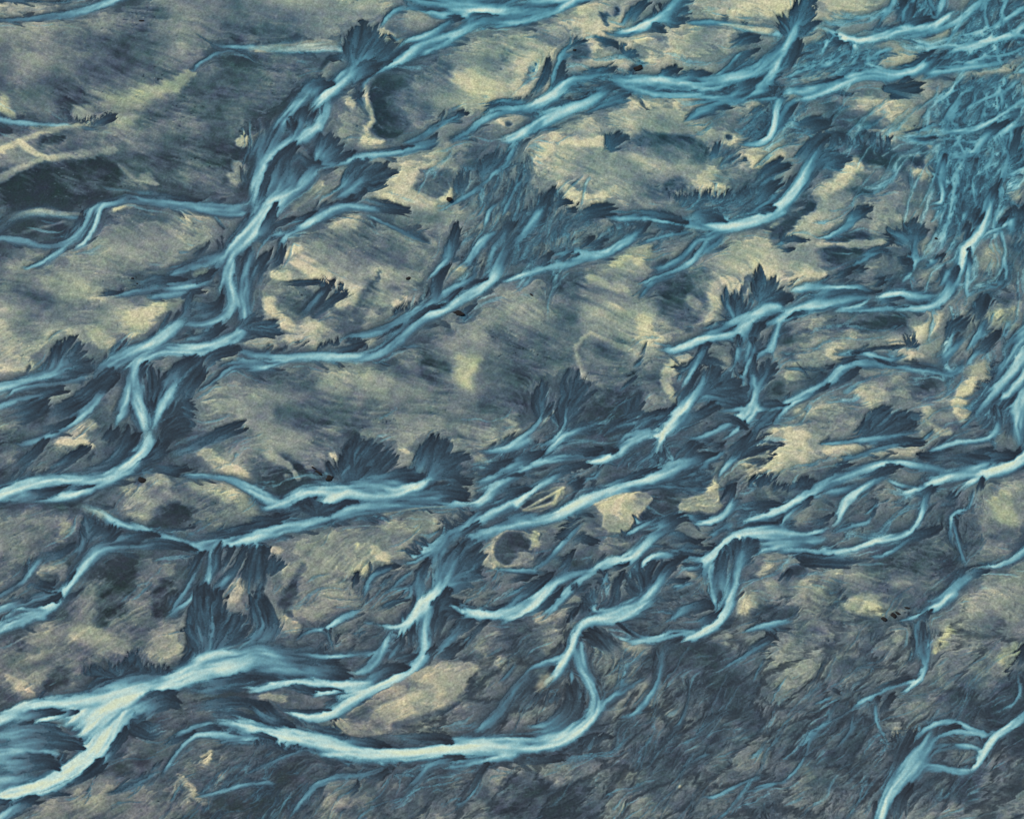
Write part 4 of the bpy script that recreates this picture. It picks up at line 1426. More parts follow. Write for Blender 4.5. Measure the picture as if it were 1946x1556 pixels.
P .85 .8 .4 1860,460,120 1800,560,60 1700,450,60 1890,220,40
P .3 .7 -.4 780,520,80 720,560,40 700,510,60
P .3 .6 0 580,320,100 560,350,60 980,340,24
P .3 .8 0 850,900,1 560,820,60 620,870,60
P .15 .7 0 1120,740,120 1000,820,80 1130,680,100
P .35 .7 0 450,890,1 250,1060,60 330,950,40
P .5 .7 .5 180,950,60 220,1020,40
P .6 .7 -.2 100,1140,60 150,1100,50
P .25 .7 -.1 600,1050,80 500,1150,60
P .6 .6 .3 850,1000,60 700,1000,40
P .5 .6 .2 1400,900,40 1430,890,40
P .4 .6 -.1 700,1400,60 1250,1400,80 1350,1320,60
P .8 .8 .2 430,1430,50 380,1500,50 240,1520,40 500,1400,30
P .85 .8 .2 1700,1400,90 1680,1470,60 1680,1360,60
P .75 .7 .1 1850,1250,120 1780,1260,60
P .15 .7 0 1750,1260,50 1800,1350,60 1850,1450,80
P .8 .8 0 1230,1170,30 1380,1280,30 1390,1260,24
P .12 .7 0 100,900,60
I .7 .85 610,735 680,700 790,660 900,635 1000,660 1040,700 1010,740 960,800 920,850 880,905 800,940 720,930 685,890 690,820 650,770 .35
P .35 .6 0 950,700,60 1000,680,40
P .95 .9 -.6 770,780,40 820,690,30
E .1 50 60 16 1000,760 940,830 880,890 800,930
I .72 .8 1215,760 1240,700 1330,680 1410,660 1425,590 1450,560 1505,600 1510,690 1525,760 1480,800 1380,790 1230,785 .3
I .25 .75 100,760 140,700 250,645 330,620 405,610 418,650 400,705 340,760 250,795 130,785 .4
P .05 .9 0 160,735,50 130,750,30
P .08 .85 0 290,690,44
P .8 .9 .4 380,650,24 350,720,20 230,760,14 130,780,14 420,620,12
P .65 .8 .8 200,960,40 210,1010,30 180,1050,20
P .65 .7 -.4 100,1150,30 30,1180,20
@18
W 290,40,8,.3 260,130,24,.5 200,200,22,.65 110,280,34,.65 0,350,34,.72
Z .1 225 80 18 60 0,380 200,230 400,60 560,0 560,60 420,200 250,360 100,440
F 30 .15 380,190 560,10 550,60 500,0 440,-20 330,130 350,80
W 440,30,20,.45 425,120,20,.55 425,200,16,.75 330,290,16,.55 240,340,12,.45
F 36 .2 520,210 690,180 680,165 620,170 640,200 550,160
F 34 .15 720,230 830,140 800,160 1000,90 960,120 900,140
L .1 1150,90,40 1040,130,40 920,190,40
W 620,180,20,.25 480,225,30,.6 390,265,34,.75 310,345,36,.66 260,390,24,.55
W 1110,220,36,.6 960,275,48,.6 840,335,42,.85 730,400,40,.95 620,435,30,.92 580,440,16,.8
W 1080,200,24,.5 900,240,24,.5 800,300,24,.5
W 720,390,34,.6 560,390,32,.6 420,405,36,.6 270,430,38,.68 150,480,34,.66 0,520,40,.65
L .4 785,360,24 700,350,30 580,375,20 480,370,16
L .15 660,350,30 540,360,30 440,320,20
L .35 260,370,26 190,400,46 80,450,50 0,500,30
W 150,440,40,.45 30,490,46,.6 -60,540,40,.6
W 300,330,14,.5 280,380,12,.6 180,480,12,.7 60,520,10,.5
L .2 585,460,30 480,470,40 350,520,46 290,580,24
W 400,510,30,.4 320,555,36,.62 250,600,32,.82 160,670,24,1.0 90,740,16,1.0 60,780,12,.7
L .12 140,630,30 60,640,50 -60,680,40
W 0,600,40,.5 -80,650,40,.55
W 680,495,18,.6 630,550,16,.62 500,560,18,.55 430,605,12,.6
L .08 540,580,40 450,640,40
@17
L .4 1425,385,30 1340,410,50 1210,490,30
W 1340,410,44,.45 1210,470,56,.72 1060,540,56,.8 900,590,54,.85 750,640,50,.85 620,690,46,.9 500,740,44,1.02 400,800,42,.95 300,840,40,.72 150,865,52,.66 0,890,46,.66 -80,910,40,.66
W 760,660,30,.7 680,710,14,.6
L .1 1080,470,20 900,540,20 700,600,10
L .15 1105,330,10 1100,400,50 1130,450,70
W 1090,300,22,.85 1060,370,24,.66 970,425,14,.55 900,470,10,.4
W 1110,310,10,.5 1150,370,10,.55 1190,430,12,.55
L .1 1340,300,50 1250,390,40
W 1270,320,14,.4 1220,380,14,.45 1190,430,10,.4
Z .15 215 60 14 90 800,440 980,330 1060,380 1080,440 900,500
Z .2 190 70 14 130 1080,560 1300,480 1430,400 1430,640 1300,640 1130,610
W 1500,380,18,.5 1380,460,20,.55 1250,540,14,.45 1120,580,16,.45
W 1380,620,14,.4 1150,600,18,.5 950,610,20,.55 820,640,16,.5
W 1300,560,12,.4 1400,520,14,.45
W 1300,10,64,.62 1270,70,56,1.0 1180,170,52,1.02 1110,255,34,1.02 1085,330,18,.9
L .1 1230,20,10 1150,110,20 1080,200,14
W 1340,60,50,.4 1250,160,50,.45 1180,220,30,.5
@16
W 1780,0,44,.9 1725,110,38,.92 1660,185,32,.9 1600,230,22,.75 1510,290,10,.55
W 1660,120,28,.55 1510,195,36,.6 1400,255,24,.75 1320,270,16,.8 1230,265,10,.7
L .1 1700,200,20 1600,130,30 1450,140,30
Z .1 215 80 22 60 1240,280 1500,280 1540,340 1400,420 1200,420
L .1 1530,310,16 1440,340,40
W 2000,30,26,.65 1926,70,24,.7 1885,170,14,.6
W 1850,80,20,.4 1740,250,26,.35 1650,370,32,.55 1560,460,28,.82 1505,520,18,.85 1490,590,10,.5
L .15 1720,250,24 1640,330,40 1540,440,40
F 30 .1 1650,420 1840,250 1870,280 1890,330 1770,230 1780,340
Z .1 215 70 20 60 1540,480 1700,480 1900,520 1880,580 1700,660 1600,740
W 1560,350,16,.4 1470,410,22,.6 1380,450,20,.55
L .08 1590,640,50 1570,720,40
@19
W 1480,840,14,.6 1340,840,24,.5 1260,812,20,.66 1190,808,20,.9 1090,840,24,.66 980,870,34,.58 890,925,24,.8 800,965,10,.6
L .2 1465,832,14 1360,830,24 1290,830,14
L .1 1200,830,30 1050,880,30 960,900,20
W 1620,690,44,.5 1580,770,36,.68 1500,840,24,.9 1350,872,16,.95 1290,850,10,.8
W 2000,750,20,.75 1926,785,20,.78 1800,825,24,.62 1680,850,20,.5
Z .2 195 60 12 60 1640,750 1800,760 1800,840 1640,860
W 1585,860,28,.52 1500,920,24,.68 1360,995,12,.7
W 1560,900,14,.45 1440,960,14,.5
L .12 1926,740,30 1800,740,40 1680,760,20
L .12 1900,870,24 1750,870,24 1620,920,20
L .35 1250,820,40 1150,870,60 1060,950,60
L .2 1340,990,16 1200,960,40 1120,1000,30
W 1160,900,40,.35 1060,960,50,.55 950,1050,46,1.0 860,1130,44,.98 700,1150,34,.82 620,1200,34,.75 500,1290,34,.7 400,1400,34,.62 280,1530,28,.55
W 1330,1045,10,.6 1250,1048,18,.75 1120,1050,20,.5
L .2 1450,1040,20 1300,1020,24 1150,1040,24
W 1420,1100,40,.82 1340,1100,36,.7 1200,1085,30,.66 1030,1105,32,.85 950,1160,36,.82 880,1230,28,.95 840,1290,12,.9
L .1 1360,1090,10 1250,1070,16 1100,1080,14
F 24 .12 740,1290 665,1200 640,1260 820,1240
L .2 840,1160,20 780,1180,24 700,1210,16
L .12 830,1225,24 795,1290,34 780,1400,40 770,1480,20
W 800,1300,10,.35 780,1400,12,.45
L .2 1240,1110,34 1140,1180,54 1070,1260,54 1030,1340,40
F 40 .12 980,1400 1000,1240 900,1200 950,1140 1040,1140 860,1300
W 1150,1190,40,.4 1100,1260,52,.6 1050,1330,58,.78 950,1420,58,.82 800,1490,50,.85 650,1520,50,.92 530,1570,50,1.0
L .2 1290,1265,16 1210,1278,24 1110,1290,16
W 1310,1270,12,.55 1250,1310,14,.7 1160,1345,12,.5
Z .1 180 70 18 40 1080,1350 1350,1290 1450,1330 1280,1420 1000,1440
F 20 .1 500,1350 500,1290 560,1310 600,1300
W 720,1210,14,.6 690,1290,12,.85 670,1340,10,.6
F 20 .1 600,1500 600,1330 640,1330 560,1400
L .1 500,1480,30 440,1540,20
L .25 1465,1430,44 1340,1455,44 1200,1490,34
W 1300,1455,24,.4 1210,1510,26,.66 1140,1560,14,.6
Z .1 190 70 18 70 960,1480 1200,1400 1300,1440 1200,1556 960,1556
W 2000,920,90,.8 1926,930,80,.85 1800,925,60,.95 1690,935,54,1.02 1580,975,50,1.12 1490,1060,52,1.15 1420,1125,46,1.0 1340,1170,30,.8 1200,1190,20,.6
W 1440,1120,30,.8 1400,1220,30,.75 1380,1310,14,.7
W 1460,1130,34,.9 1450,1250,26,.75 1465,1380,30,.65 1490,1470,30,.9
L .4 1560,1040,26 1530,1140,50 1510,1280,56 1500,1420,40
F 56 .4 1630,1180 1640,985 1700,975 1740,990 1765,1020 1775,1060 1600,1010
W 1690,1040,40,.35 1640,1130,44,.62 1615,1270,48,.75 1580,1400,48,.8 1530,1530,48,.85
W 2000,1035,26,.6 1900,1050,24,.58 1780,1070,12,.6
L .1 1240,1150,1 1360,1180,40 1300,1200,40
@18
W 520,865,26,.42 450,955,38,.55 370,1040,34,.7 300,1120,30,.55 180,1210,24,.55
E .05 160 50 16 500,830 450,880 400,950 380,1000
W 500,780,12,.5 520,840,12,.45
L .3 465,1085,26 425,1170,40 370,1240,30
L .12 630,990,20 540,970,40 460,1010,30
W 660,1185,26,.35 480,1225,34,.5 360,1275,38,.75 280,1350,38,1.0 220,1430,44,.98 100,1500,44,.95 0,1535,40,.92 -60,1560,40,.9
L .3 310,1240,30 220,1300,46 110,1390,50 0,1450,40
L .1 180,1220,20 100,1230,50 0,1260,50
W 180,1350,24,.35 60,1430,24,.45 -40,1480,20,.5
W 240,1200,14,.5 170,1200,18,.6 60,1200,14,.6 -60,1190,14,.6
L .1 400,1350,30 280,1450,30 160,1520,20
%c4
P .6 .8 .3 400,300,70 330,350,80 300,400,50 420,360,40
P .8 .8 -.1 240,150,50 400,60,50
P .2 .6 0 150,300,150 50,200,100
P .35 .7 -.2 250,800,120 80,880,120 150,700,60
P .6 .6 -.1 1180,120,80 1130,150,60
P .7 .7 .3 1530,320,120 1630,390,40
P .85 .8 .2 1700,40,90 1680,80,60
P .4 .6 0 700,300,100
P .6 .6 .1 980,620,40 1080,900,50 1050,870,30 1450,660,60 1440,600,40
P .25 .6 0 1300,430,200 1700,500,200 1500,600,200 1100,770,80
P .2 .7 0 950,1200,150 1250,1050,150 1500,1000,200 1400,1250,200 1750,900,150
P .4 .6 0 900,1180,100 1350,1280,100 1600,1150,120 1750,1260,50 1500,1400,80 1650,1520,80
P .55 .7 .1 250,1220,100 150,1210,80 400,1240,100
P .0 .8 0 150,1350,150 250,1430,150 100,1480,100
P .2 .7 0 600,1430,250 450,1520,200 800,1350,150
P .5 .6 .3 1150,1510,50 1080,1540,40
P .5 .8 .2 940,430,20 700,1100,40 840,1090,40
P .55 .7 .1 1530,860,24
@20
L .1 560,260,30 700,320,80 800,400,40
L .1 550,60,30 540,120,30
L .1 460,120,20 470,180,20
F 30 .1 640,90 570,10 600,10 640,30
W 1040,-20,60,.75 920,70,62,.78 760,140,62,.85 610,150,56,.92 525,200,46,1.08 485,280,40,1.15 470,360,40,1.15 425,440,44,1.12 345,540,50,1.05 265,610,40,1.0 205,655,16,.95
P .95 .9 .3 300,560,60 240,620,50
P .5 .8 -.4 400,550,30 370,640,40 330,720,24
W 440,390,36,.7 330,440,34,.6 220,480,26,.5 130,510,16,.4
F 40 .35 560,720 445,615 490,610 530,630 440,680
L .5 470,620,36 480,720,85 440,830,85 300,930,75 80,965,40
W 505,290,36,.65 530,410,56,.72 560,520,58,.78 620,620,54,.85 650,720,50,.92 620,820,55,1.0 520,920,62,1.02 380,1000,62,1.02 200,1040,62,1.02 -20,1050,72,.98
W 350,980,70,.7 150,1000,70,.7 0,1010,60,.8
W 462,480,14,.8 478,600,14,.8
W 980,560,12,.4 860,620,24,.58 770,680,28,.56 700,740,40,.52 660,800,30,.5
Z .08 60 80 18 70 560,280 700,420 800,600 720,700 640,560
Z .08 235 80 18 70 760,420 960,380 1000,560 820,640 760,560
W 840,480,12,.5 845,560,12,.5 800,640,12,.45
Z .1 215 70 16 90 0,280 200,260 240,430 100,520 0,700
W 100,440,14,.4 20,540,24,.5 -40,600,20,.4
Z .1 235 70 16 60 200,680 300,680 400,700 300,860 180,900
E .05 -60 50 24 200,700 260,690 330,700 400,680
@19
W 1600,-20,54,.82 1555,100,48,.88 1480,190,40,1.0 1360,255,40,1.0 1240,320,16,.85
W 1340,245,34,.75 1180,250,34,.82 1060,295,30,.9 920,310,24,.92 800,325,12,.88
P .75 .9 -.1 900,350,60 850,330,40 1000,340,50 920,390,40
W 790,185,24,.35 900,235,28,.5 1010,290,24,.65
L .25 1505,100,24 1440,150,36 1330,190,30
W 1490,20,24,.8 1480,90,12,.9
L .08 800,180,14 900,260,16 950,290,10
L .1 620,230,40 720,330,60 780,400,40
L .12 1250,280,20 1160,330,30 1100,380,36
W 1120,350,30,.35 1090,480,32,.48 1060,610,32,.56 1000,715,28,.72 930,800,18,.82 880,840,12,.66 800,850,8,.4
L .1 1050,400,16 1050,500,14
W 1260,75,18,.5 1150,165,18,.55
Z .1 190 70 16 80 750,220 1080,120 1250,180 1100,260 900,280
W 1990,170,24,.5 1860,190,20,.5 1690,225,14,.5
W 1926,230,20,.45 1750,190,20,.4
L .1 1840,190,24 1880,270,40 1800,330,40 1650,440,24
W 1870,300,22,.35 1720,390,22,.45 1560,490,14,.5
@23
Z .08 225 80 18 330 680,900 900,780 1100,700 1250,560 1600,550 1926,600 1926,1150 1700,1050 1300,1180 1000,1280 800,1150 550,1130 600,1000
Z .08 225 60 14 90 1100,1380 1300,1150 1500,1180 1700,1150 1926,1200 1926,1556 1150,1556
L .08 740,980,20 620,980,40 500,1050,36 330,1110,20
E .05 -60 40 20 520,1080 620,1010 720,970
L .1 400,1120,30 250,1150,24 50,1180,14
W 1300,560,12,.25 1290,700,16,.4 1230,880,16,.4 1100,1020,14,.4
W 1540,640,14,.35 1520,740,14,.35
W 1520,800,12,.4 1430,890,14,.5 1350,960,10,.4
W 1420,1090,18,.55 1300,1160,14,.45 1220,1250,10,.35
W 1200,960,14,.4 1080,1080,14,.4 1020,1180,10,.3
W 1800,1240,8,.3 1650,1310,16,.5 1560,1360,18,.66 1470,1405,16,.62 1360,1390,10,.35
W 2000,1290,18,.5 1850,1310,18,.5 1750,1335,14,.45
P .9 .9 .1 1230,1330,14
%d1
P .65 .6 .1 700,100,200 600,200,120
P .8 .7 .4 220,100,40 100,60,80 530,130,60
P .75 .8 .2 430,250,60 650,260,50 1050,300,60
P .85 .8 .4 60,730,80 120,750,50 1000,440,100 1130,410,60 630,490,50 400,570,60 500,560,80
P .8 .8 .5 1420,230,60 1180,330,30 1400,200,60
P .45 .6 .1 700,750,200 900,700,150 1100,870,150
P .25 .7 .1 550,700,120 700,870,150 950,880,100
P .75 .7 .2 950,770,100 1100,830,120 600,700,40
P .8 .8 .1 1200,600,80 1250,680,60 1460,590,60 1600,530,80
P .85 .8 .1 1850,600,60 1870,80,80 1480,490,60 1850,500,60 1690,700,40
P .9 .9 .3 1070,940,60 950,970,60
P .95 .95 .4 1260,1030,36 1190,1110,40 1250,1110,40 1200,1200,70 1280,1220,50
P .15 .8 0 1220,1060,50 1200,1150,50 1130,1120,20
G .28 .04 560,1040 700,1020 850,1020 985,1010 1010,1090 1100,1180 1150,1300 1000,1200 800,1160 700,1130 620,1100 .0
P .35 .5 0 1000,1150,80
P .5 .6 .2 800,1280,200 1000,1350,200
P .9 .9 .3 660,1190,50 750,1170,60 530,1360,70 560,1310,40
P .3 .8 .6 560,1220,60
P .1 .8 0 450,1430,60 400,1400,60
P .15 .6 0 750,1350,60 880,1430,50
P .9 .9 .4 120,1050,100 180,1100,60 30,1150,60
P .7 .8 .2 250,1250,60 40,1340,40 200,1330,40
P .8 .8 .2 700,920,1 1480,940,50 1700,1000,60 1650,1110,80 1750,960,40
P .85 .9 .3 1870,1290,70 1850,1390,50 1720,1230,50
P .6 .6 .1 1700,1540,60 1560,780,30
@12
L .12 455,80,30 400,40,60 330,130,60 270,300,50
F 56 .4 290,260 330,40 395,10 435,60 455,100 480,170 390,180 200,170 215,130
L .12 480,165,20 420,180,30 330,260,40
L .12 320,320,60 260,460,50 200,540,40
W 390,130,36,.45 310,225,46,.65 255,340,48,.72 195,450,46,.88 120,545,42,.92 50,615,36,.9 0,655,30,.88 -60,690,26,.8
W 240,280,40,.45 180,380,50,.52 60,480,56,.62 -40,520,56,.62
W -60,205,24,.9 0,212,24,.95 120,222,24,.95 210,208,16,.8
W 480,195,12,.75 630,250,18,.95 760,297,28,1.05 900,262,38,1.0 1050,212,42,.85 1200,185,42,.75 1300,160,26,.66
W 1030,-40,24,.55 1010,40,24,.55 950,110,22,.6 870,210,18,.4
L .15 1280,125,20 1180,150,34 1050,190,24
L .12 1120,0,60 1100,80,60 1070,160,40
W 1140,0,14,.5 1080,90,20,.55 1070,170,24,.6
W 1080,260,18,.7 1150,245,20,.8 1250,215,24,.95 1330,155,26,1.05 1390,110,28,.98 1450,85,24,.66
W 1365,-40,20,.66 1350,40,22,.75 1320,110,16,.6
W 1240,-40,20,.5 1280,60,20,.5 1310,140,12,.6
Z .22 230 80 18 90 1100,0 1360,0 1380,100 1200,160 1060,140
W 1700,-40,40,.5 1590,40,36,.6 1510,110,28,.88 1450,160,24,.7 1300,215,24,.66 1180,260,14,.6
Z .22 225 80 16 200 1450,200 1600,60 1926,0 1926,420 1700,440 1400,460 1340,350 1500,310
W 1655,-20,22,.55 1650,100,24,.62 1670,180,20,.75 1665,260,18,.85
W 1700,200,12,.8 1670,260,12,.8
W 1960,160,24,.66 1850,238,28,.86 1720,282,26,.95 1560,318,28,.72 1460,345,26,.8 1390,380,16,.7
W 1735,290,18,.85 1745,390,20,.8 1760,480,16,.6
W 1810,190,12,.8 1840,240,10,.7 1926,260,20,.6
W 1926,500,24,.8 1870,520,10,.7
Z .22 200 80 16 170 430,320 550,270 720,300 900,320 1000,400 900,480 700,540 500,520 400,560 250,560 350,430
Z .22 200 80 16 90 1200,420 1300,350 1420,380 1700,350 1720,440 1440,480 1200,500
L .2 650,285,30 580,300,36 530,340,24
W 650,250,20,.6 560,275,14,.7 530,310,14,.7 515,390,10,.7
W 740,300,16,.55 720,360,12,.6 715,420,10,.5
W 480,440,12,.6 400,490,16,.65 250,550,14,.6
L .12 1290,380,30 1220,420,40 1120,470,24 980,490,16
W 1290,380,26,.4 1220,470,42,.7 1120,515,46,.78 960,535,50,.66 820,530,50,.66 740,545,46,.8 650,580,42,1.0 550,630,42,.96 420,682,38,.85 310,715,16,.7
W 1780,440,20,.7 1650,455,24,.82 1500,480,32,.72 1350,500,40,.6 1180,540,40,.6
W 700,520,30,.6 560,580,40,.6 440,640,46,.62 280,650,40,.6
L .1 640,540,10 520,570,14 360,600,10
W 380,650,24,.65 280,640,24,.72 200,680,20,.8 120,695,20,.66 0,690,24,.6
L .2 1100,550,20 1050,590,26 1020,640,20
W 1060,590,12,.5 1030,650,10,.5
L .12 1160,620,60 1080,640,60 1000,640,60 1250,700,1
L .2 300,740,40 230,850,40 180,960,24
L .2 220,685,24 170,700,30
W 250,685,36,.45 190,710,36,.62 172,790,36,.85 165,880,34,.98 135,965,34,.95 60,1010,28,.85 0,1020,20,.7
W 350,690,24,.55 260,740,28,.5 220,820,26,.5 190,920,20,.6
Z .2 235 60 14 60 0,820 140,760 140,960 40,1000 0,1000
Z .2 225 70 16 60 250,800 420,720 380,860 280,1000 220,980
L .12 500,870,60 400,890,60 330,950,40
L .12 640,960,40 560,960,50 500,990,30
@15
Z .22 225 80 16 330 1300,760 1350,600 1500,560 1640,560 1926,640 1926,1300 1800,1480 1600,1556 1330,1500 1290,1200 1330,1000
Z .25 250 70 14 230 1300,1000 1560,980 1700,1200 1650,1500 1380,1556 1320,1300
W 1940,700,24,.6 1860,745,24,.7 1760,810,24,.8 1660,870,28,.8 1560,915,26,.85 1450,925,30,.7 1350,945,30,.5
W 1745,600,18,.66 1775,700,22,.7 1770,780,18,.6
W 1580,640,20,.6 1575,760,14,.55
W 1640,780,18,.6 1610,870,16,.6
W 1490,670,24,.5 1410,790,36,.62 1360,890,36,.55
L .3 1760,880,34 1690,940,44 1620,1020,30
W 1720,910,26,.45 1650,980,34,.6 1600,1050,26,.75 1572,1120,18,.7
W 1560,1090,24,.6 1450,1110,18,.65 1390,1120,12,.6
W 1900,850,20,.7 1800,920,24,.75 1700,980,18,.7
W 1835,900,20,.66 1815,1080,22,.7 1775,1220,22,.85 1745,1330,18,.75 1800,1400,14,.6
W 1980,1170,24,.85 1880,1210,24,.85 1790,1245,18,.85
L .15 1890,920,30 1850,1050,36 1830,1180,24
L .2 1370,1100,20 1340,1200,36
W 1370,1120,30,.45 1340,1230,40,.6 1360,1350,28,.75 1350,1430,20,.8 1270,1440,14,.5
L .1 1590,1130,16 1580,1200,20
W 1570,1230,14,.6 1540,1340,12,.5
L .12 1730,1310,24 1690,1380,36 1640,1500,36
W 1680,1340,26,.45 1660,1450,30,.58 1665,1556,30,.62
W 1500,1230,12,.5 1480,1350,14,.55 1490,1500,14,.55
W 1440,1420,14,.6 1480,1500,14,.6
L .1 1840,1480,20 1790,1540,24
L .1 1900,1500,40 1880,1556,30
W 1340,870,24,.5 1150,930,10,.4
L .15 1290,965,10 1200,980,16 1080,970,10
L .15 1200,910,10 1100,930,14 1030,940,8
@13
F 60 .3 470,1140 690,1140 660,1110 630,1080 580,1040 560,1070 680,1160 500,1000
L .25 530,950,22 485,980,56 410,1070,60 350,1200,50
W 500,1010,24,.35 470,1080,40,.45 415,1170,52,.65 370,1260,54,.92 300,1370,50,1.02 220,1450,50,.95 120,1510,56,.92 0,1555,60,.92
W 540,1120,30,.3 460,1180,40,.4 420,1240,40,.5
E .08 -90 40 24 550,1000 650,1000 760,990 870,980 980,1010
Z .1 250 60 16 70 560,960 700,970 880,960 990,1010 900,1040 700,1060 600,1040
W 780,1040,10,.7 740,1060,8,.6
W 620,1040,16,.3 530,1050,14,.45
Z .15 220 70 18 80 0,1230 100,1150 240,1170 180,1300 60,1400 0,1480
L .15 180,1300,40 120,1340,50 60,1440,30
L .2 170,1460,30 100,1470,40 0,1500,30
W 200,1370,14,.5 120,1430,18,.6 0,1490,16,.6
W 260,1190,14,.3 130,1250,18,.45 30,1330,20,.5
E .05 -150 30 24 130,790 100,860 60,920
%d2
P .6 .6 .3 250,130,150 400,200,120
P .75 .7 .2 500,50,150 350,350,200 150,430,150 450,420,100
P .1 .7 0 650,330,120 550,400,100 780,260,100 850,280,60
P .55 .6 .1 950,80,200 900,200,100
P .05 .8 0 430,40,40 170,260,60
P .85 .8 .2 1040,240,60 1250,330,60 1220,300,40 480,320,30 520,290,20
P .7 .7 .5 900,450,80 850,500,60 780,520,40
P .3 .8 -.3 760,490,50
P .75 .8 -.2 1250,550,50 1200,590,40 1380,400,30
P .9 .8 -.2 400,560,100 300,590,60 500,540,60
P .9 .8 .1 380,630,60
P .8 .8 .3 1700,400,100 1650,440,80 1780,380,60 1680,480,40
P .6 .6 .2 450,830,120 800,850,200 1000,850,120
P .3 .6 .1 600,900,150 850,900,150 750,800,80
P .08 .8 0 250,930,60 220,990,50 1060,860,60
P .9 .8 .1 1290,790,70 1330,830,50 1210,950,70 1050,1000,100
P .7 .6 .3 600,1000,150 400,1010,100 700,960,80
P .2 .8 0 270,1100,60
P .85 .8 .2 280,1180,100 200,1150,60
P .2 .6 0 1100,930,60 1000,920,60
P .9 .8 -.1 570,1085,50 850,1220,40 1100,1110,60
P .45 .6 0 950,1230,150 1000,1200,100
P .15 .7 0 1200,1260,150 1250,1350,100 1050,1350,80
P .75 .7 .3 750,1350,100 900,1370,60 850,1420,80
P .3 .6 0 450,1450,200 600,1400,150 700,1500,100
P .6 .6 .1 1100,1400,100 1200,1450,120 1000,1450,60
P .15 .8 0 190,1340,60
P .5 .7 -.2 280,1330,40
P .85 .9 .5 1580,1200,70 1660,1190,60 1450,1420,60 1500,1440,60
P .7 .8 .6 1800,850,100 1700,830,60 1850,800,60
P .25 .7 .1 1800,720,80 1860,680,60
P .75 .7 .4 1700,960,60
P .4 .6 0 1860,560,60
@13
L .2 815,65,36 760,90,44 700,150,36
W 770,110,24,.35 690,175,28,.6 590,240,24,.68 480,282,10,.6
W 320,280,8,.45 230,295,18,.55 200,320,18,.75 155,345,10,.6
F 16 .1 220,300 215,230 250,240 290,250
L .1 400,290,20 300,270,24 230,290,14
L .1 280,350,24 210,360,16
@15
F 56 .3 1130,320 1160,140 1200,170 1230,210 1090,190 1040,230 1035,260 1000,220
W 1190,240,24,.35 1150,330,28,.45 1158,420,34,.75 1110,520,28,.95 1050,595,12,.85
L .12 1110,420,30 1100,490,36 1050,560,30
L .12 980,290,40 940,290,30
W 990,350,20,.25 880,360,24,.5 780,425,18,.7 710,450,14,.72 640,490,8,.6
L .12 970,340,20 880,345,20 800,380,16
L .1 790,480,24 740,500,30
L .1 700,490,24 640,530,34 570,570,20
W 1310,430,12,.66 1250,470,14,.55 1180,480,12,.4
L .12 1350,400,36 1320,430,30
L .1 1090,430,40 1030,440,30
Z .15 220 70 16 60 820,590 950,540 1150,560 1300,600 1100,620 900,640
L .1 910,570,36 860,590,40
@14
L .35 875,650,20 770,640,36 620,650,50 480,700,50 360,750,30
W 860,690,30,.3 720,695,56,.48 560,720,60,.66 420,750,58,.9 300,790,48,1.08 200,830,36,1.12 130,870,20,1.0 80,910,12,.7
W 300,640,30,.85 420,625,34,.7 520,610,26,.66 620,615,20,.9 720,612,20,.8 850,640,24,.7
W 860,690,10,.95 950,670,24,1.0 1060,655,32,.98 1180,680,40,.6 1330,665,30,.5
L .35 1055,690,14 980,705,26 860,725,24
L .2 1040,740,14 950,740,14
W 600,775,20,.9 700,765,22,1.0 790,735,22,1.0 850,690,14,.9
W 640,775,14,.8 830,768,22,.7 1000,770,24,.55 1200,760,30,.8 1290,735,36,.95 1370,670,42,.88 1420,570,56,.72 1480,440,54,.98 1510,360,50,1.05 1560,300,54,.92 1620,220,46,.82 1660,130,38,.8 1682,30,32,.7 1690,-40,30,.6
W 1400,480,24,.66 1350,600,24,.7 1320,640,16,.6
W 1460,560,50,.6 1380,690,50,.6
L .15 1130,760,8 1000,780,10
L .25 1470,480,20 1420,550,36 1370,640,24
L .4 1560,340,18 1545,420,32 1535,500,30
W 1545,430,24,.5 1535,520,22,.78 1518,620,16,.82 1530,700,12,.7
W -60,860,60,.8 0,830,60,.82 60,860,40,.7
W 195,850,26,.62 185,950,22,.7 160,1050,16,.8 150,1110,8,.6
L .1 240,830,10 330,790,20 420,780,10
@15
L .12 1590,100,60 1560,170,50
L .12 1540,200,50 1500,260,40
L .12 1805,130,26 1760,180,34
W 1805,190,18,.6 1725,218,20,.9 1650,240,24,.72
W 1865,40,22,.6 1850,130,28,.66 1830,250,36,.46
L .12 1860,60,24 1870,140,30
Z .2 250 70 14 130 1380,0 1640,0 1640,100 1500,200 1440,380 1340,250
Z .2 235 70 16 130 1740,120 1926,40 1926,480 1860,400 1840,280
W 1430,60,14,.6 1480,160,14,.6 1470,280,12,.5
W 1380,100,12,.6 1400,180,12,.6
Z .15 220 70 16 60 1600,480 1760,500 1830,440 1840,560 1700,640 1560,620
W 1830,560,14,.5 1740,600,16,.66 1640,610,12,.6
W 1720,640,14,.5 1620,670,14,.5 1580,720,12,.5
L .1 1640,700,50 1600,800,60 1560,860,60
Z .1 245 80 18 70 1560,660 1660,720 1640,850 1580,1000 1520,860
L .1 1500,840,40 1430,900,60 1400,980,40
Z .12 250 70 16 60 1380,860 1440,760 1540,860 1460,1000 1380,980
W 1560,720,10,.6 1580,780,10,.5
W 1480,960,20,.4 1440,1030,36,.55 1370,1110,40,.66 1290,1160,28,.55
W 1640,850,18,.5 1610,930,28,.62 1560,1010,22,.7 1520,1070,8,.5
W 1650,1040,20,.4 1540,1120,28,.7 1490,1185,16,.85
L .1 1720,960,40 1660,1020,50 1580,1080,30
@16
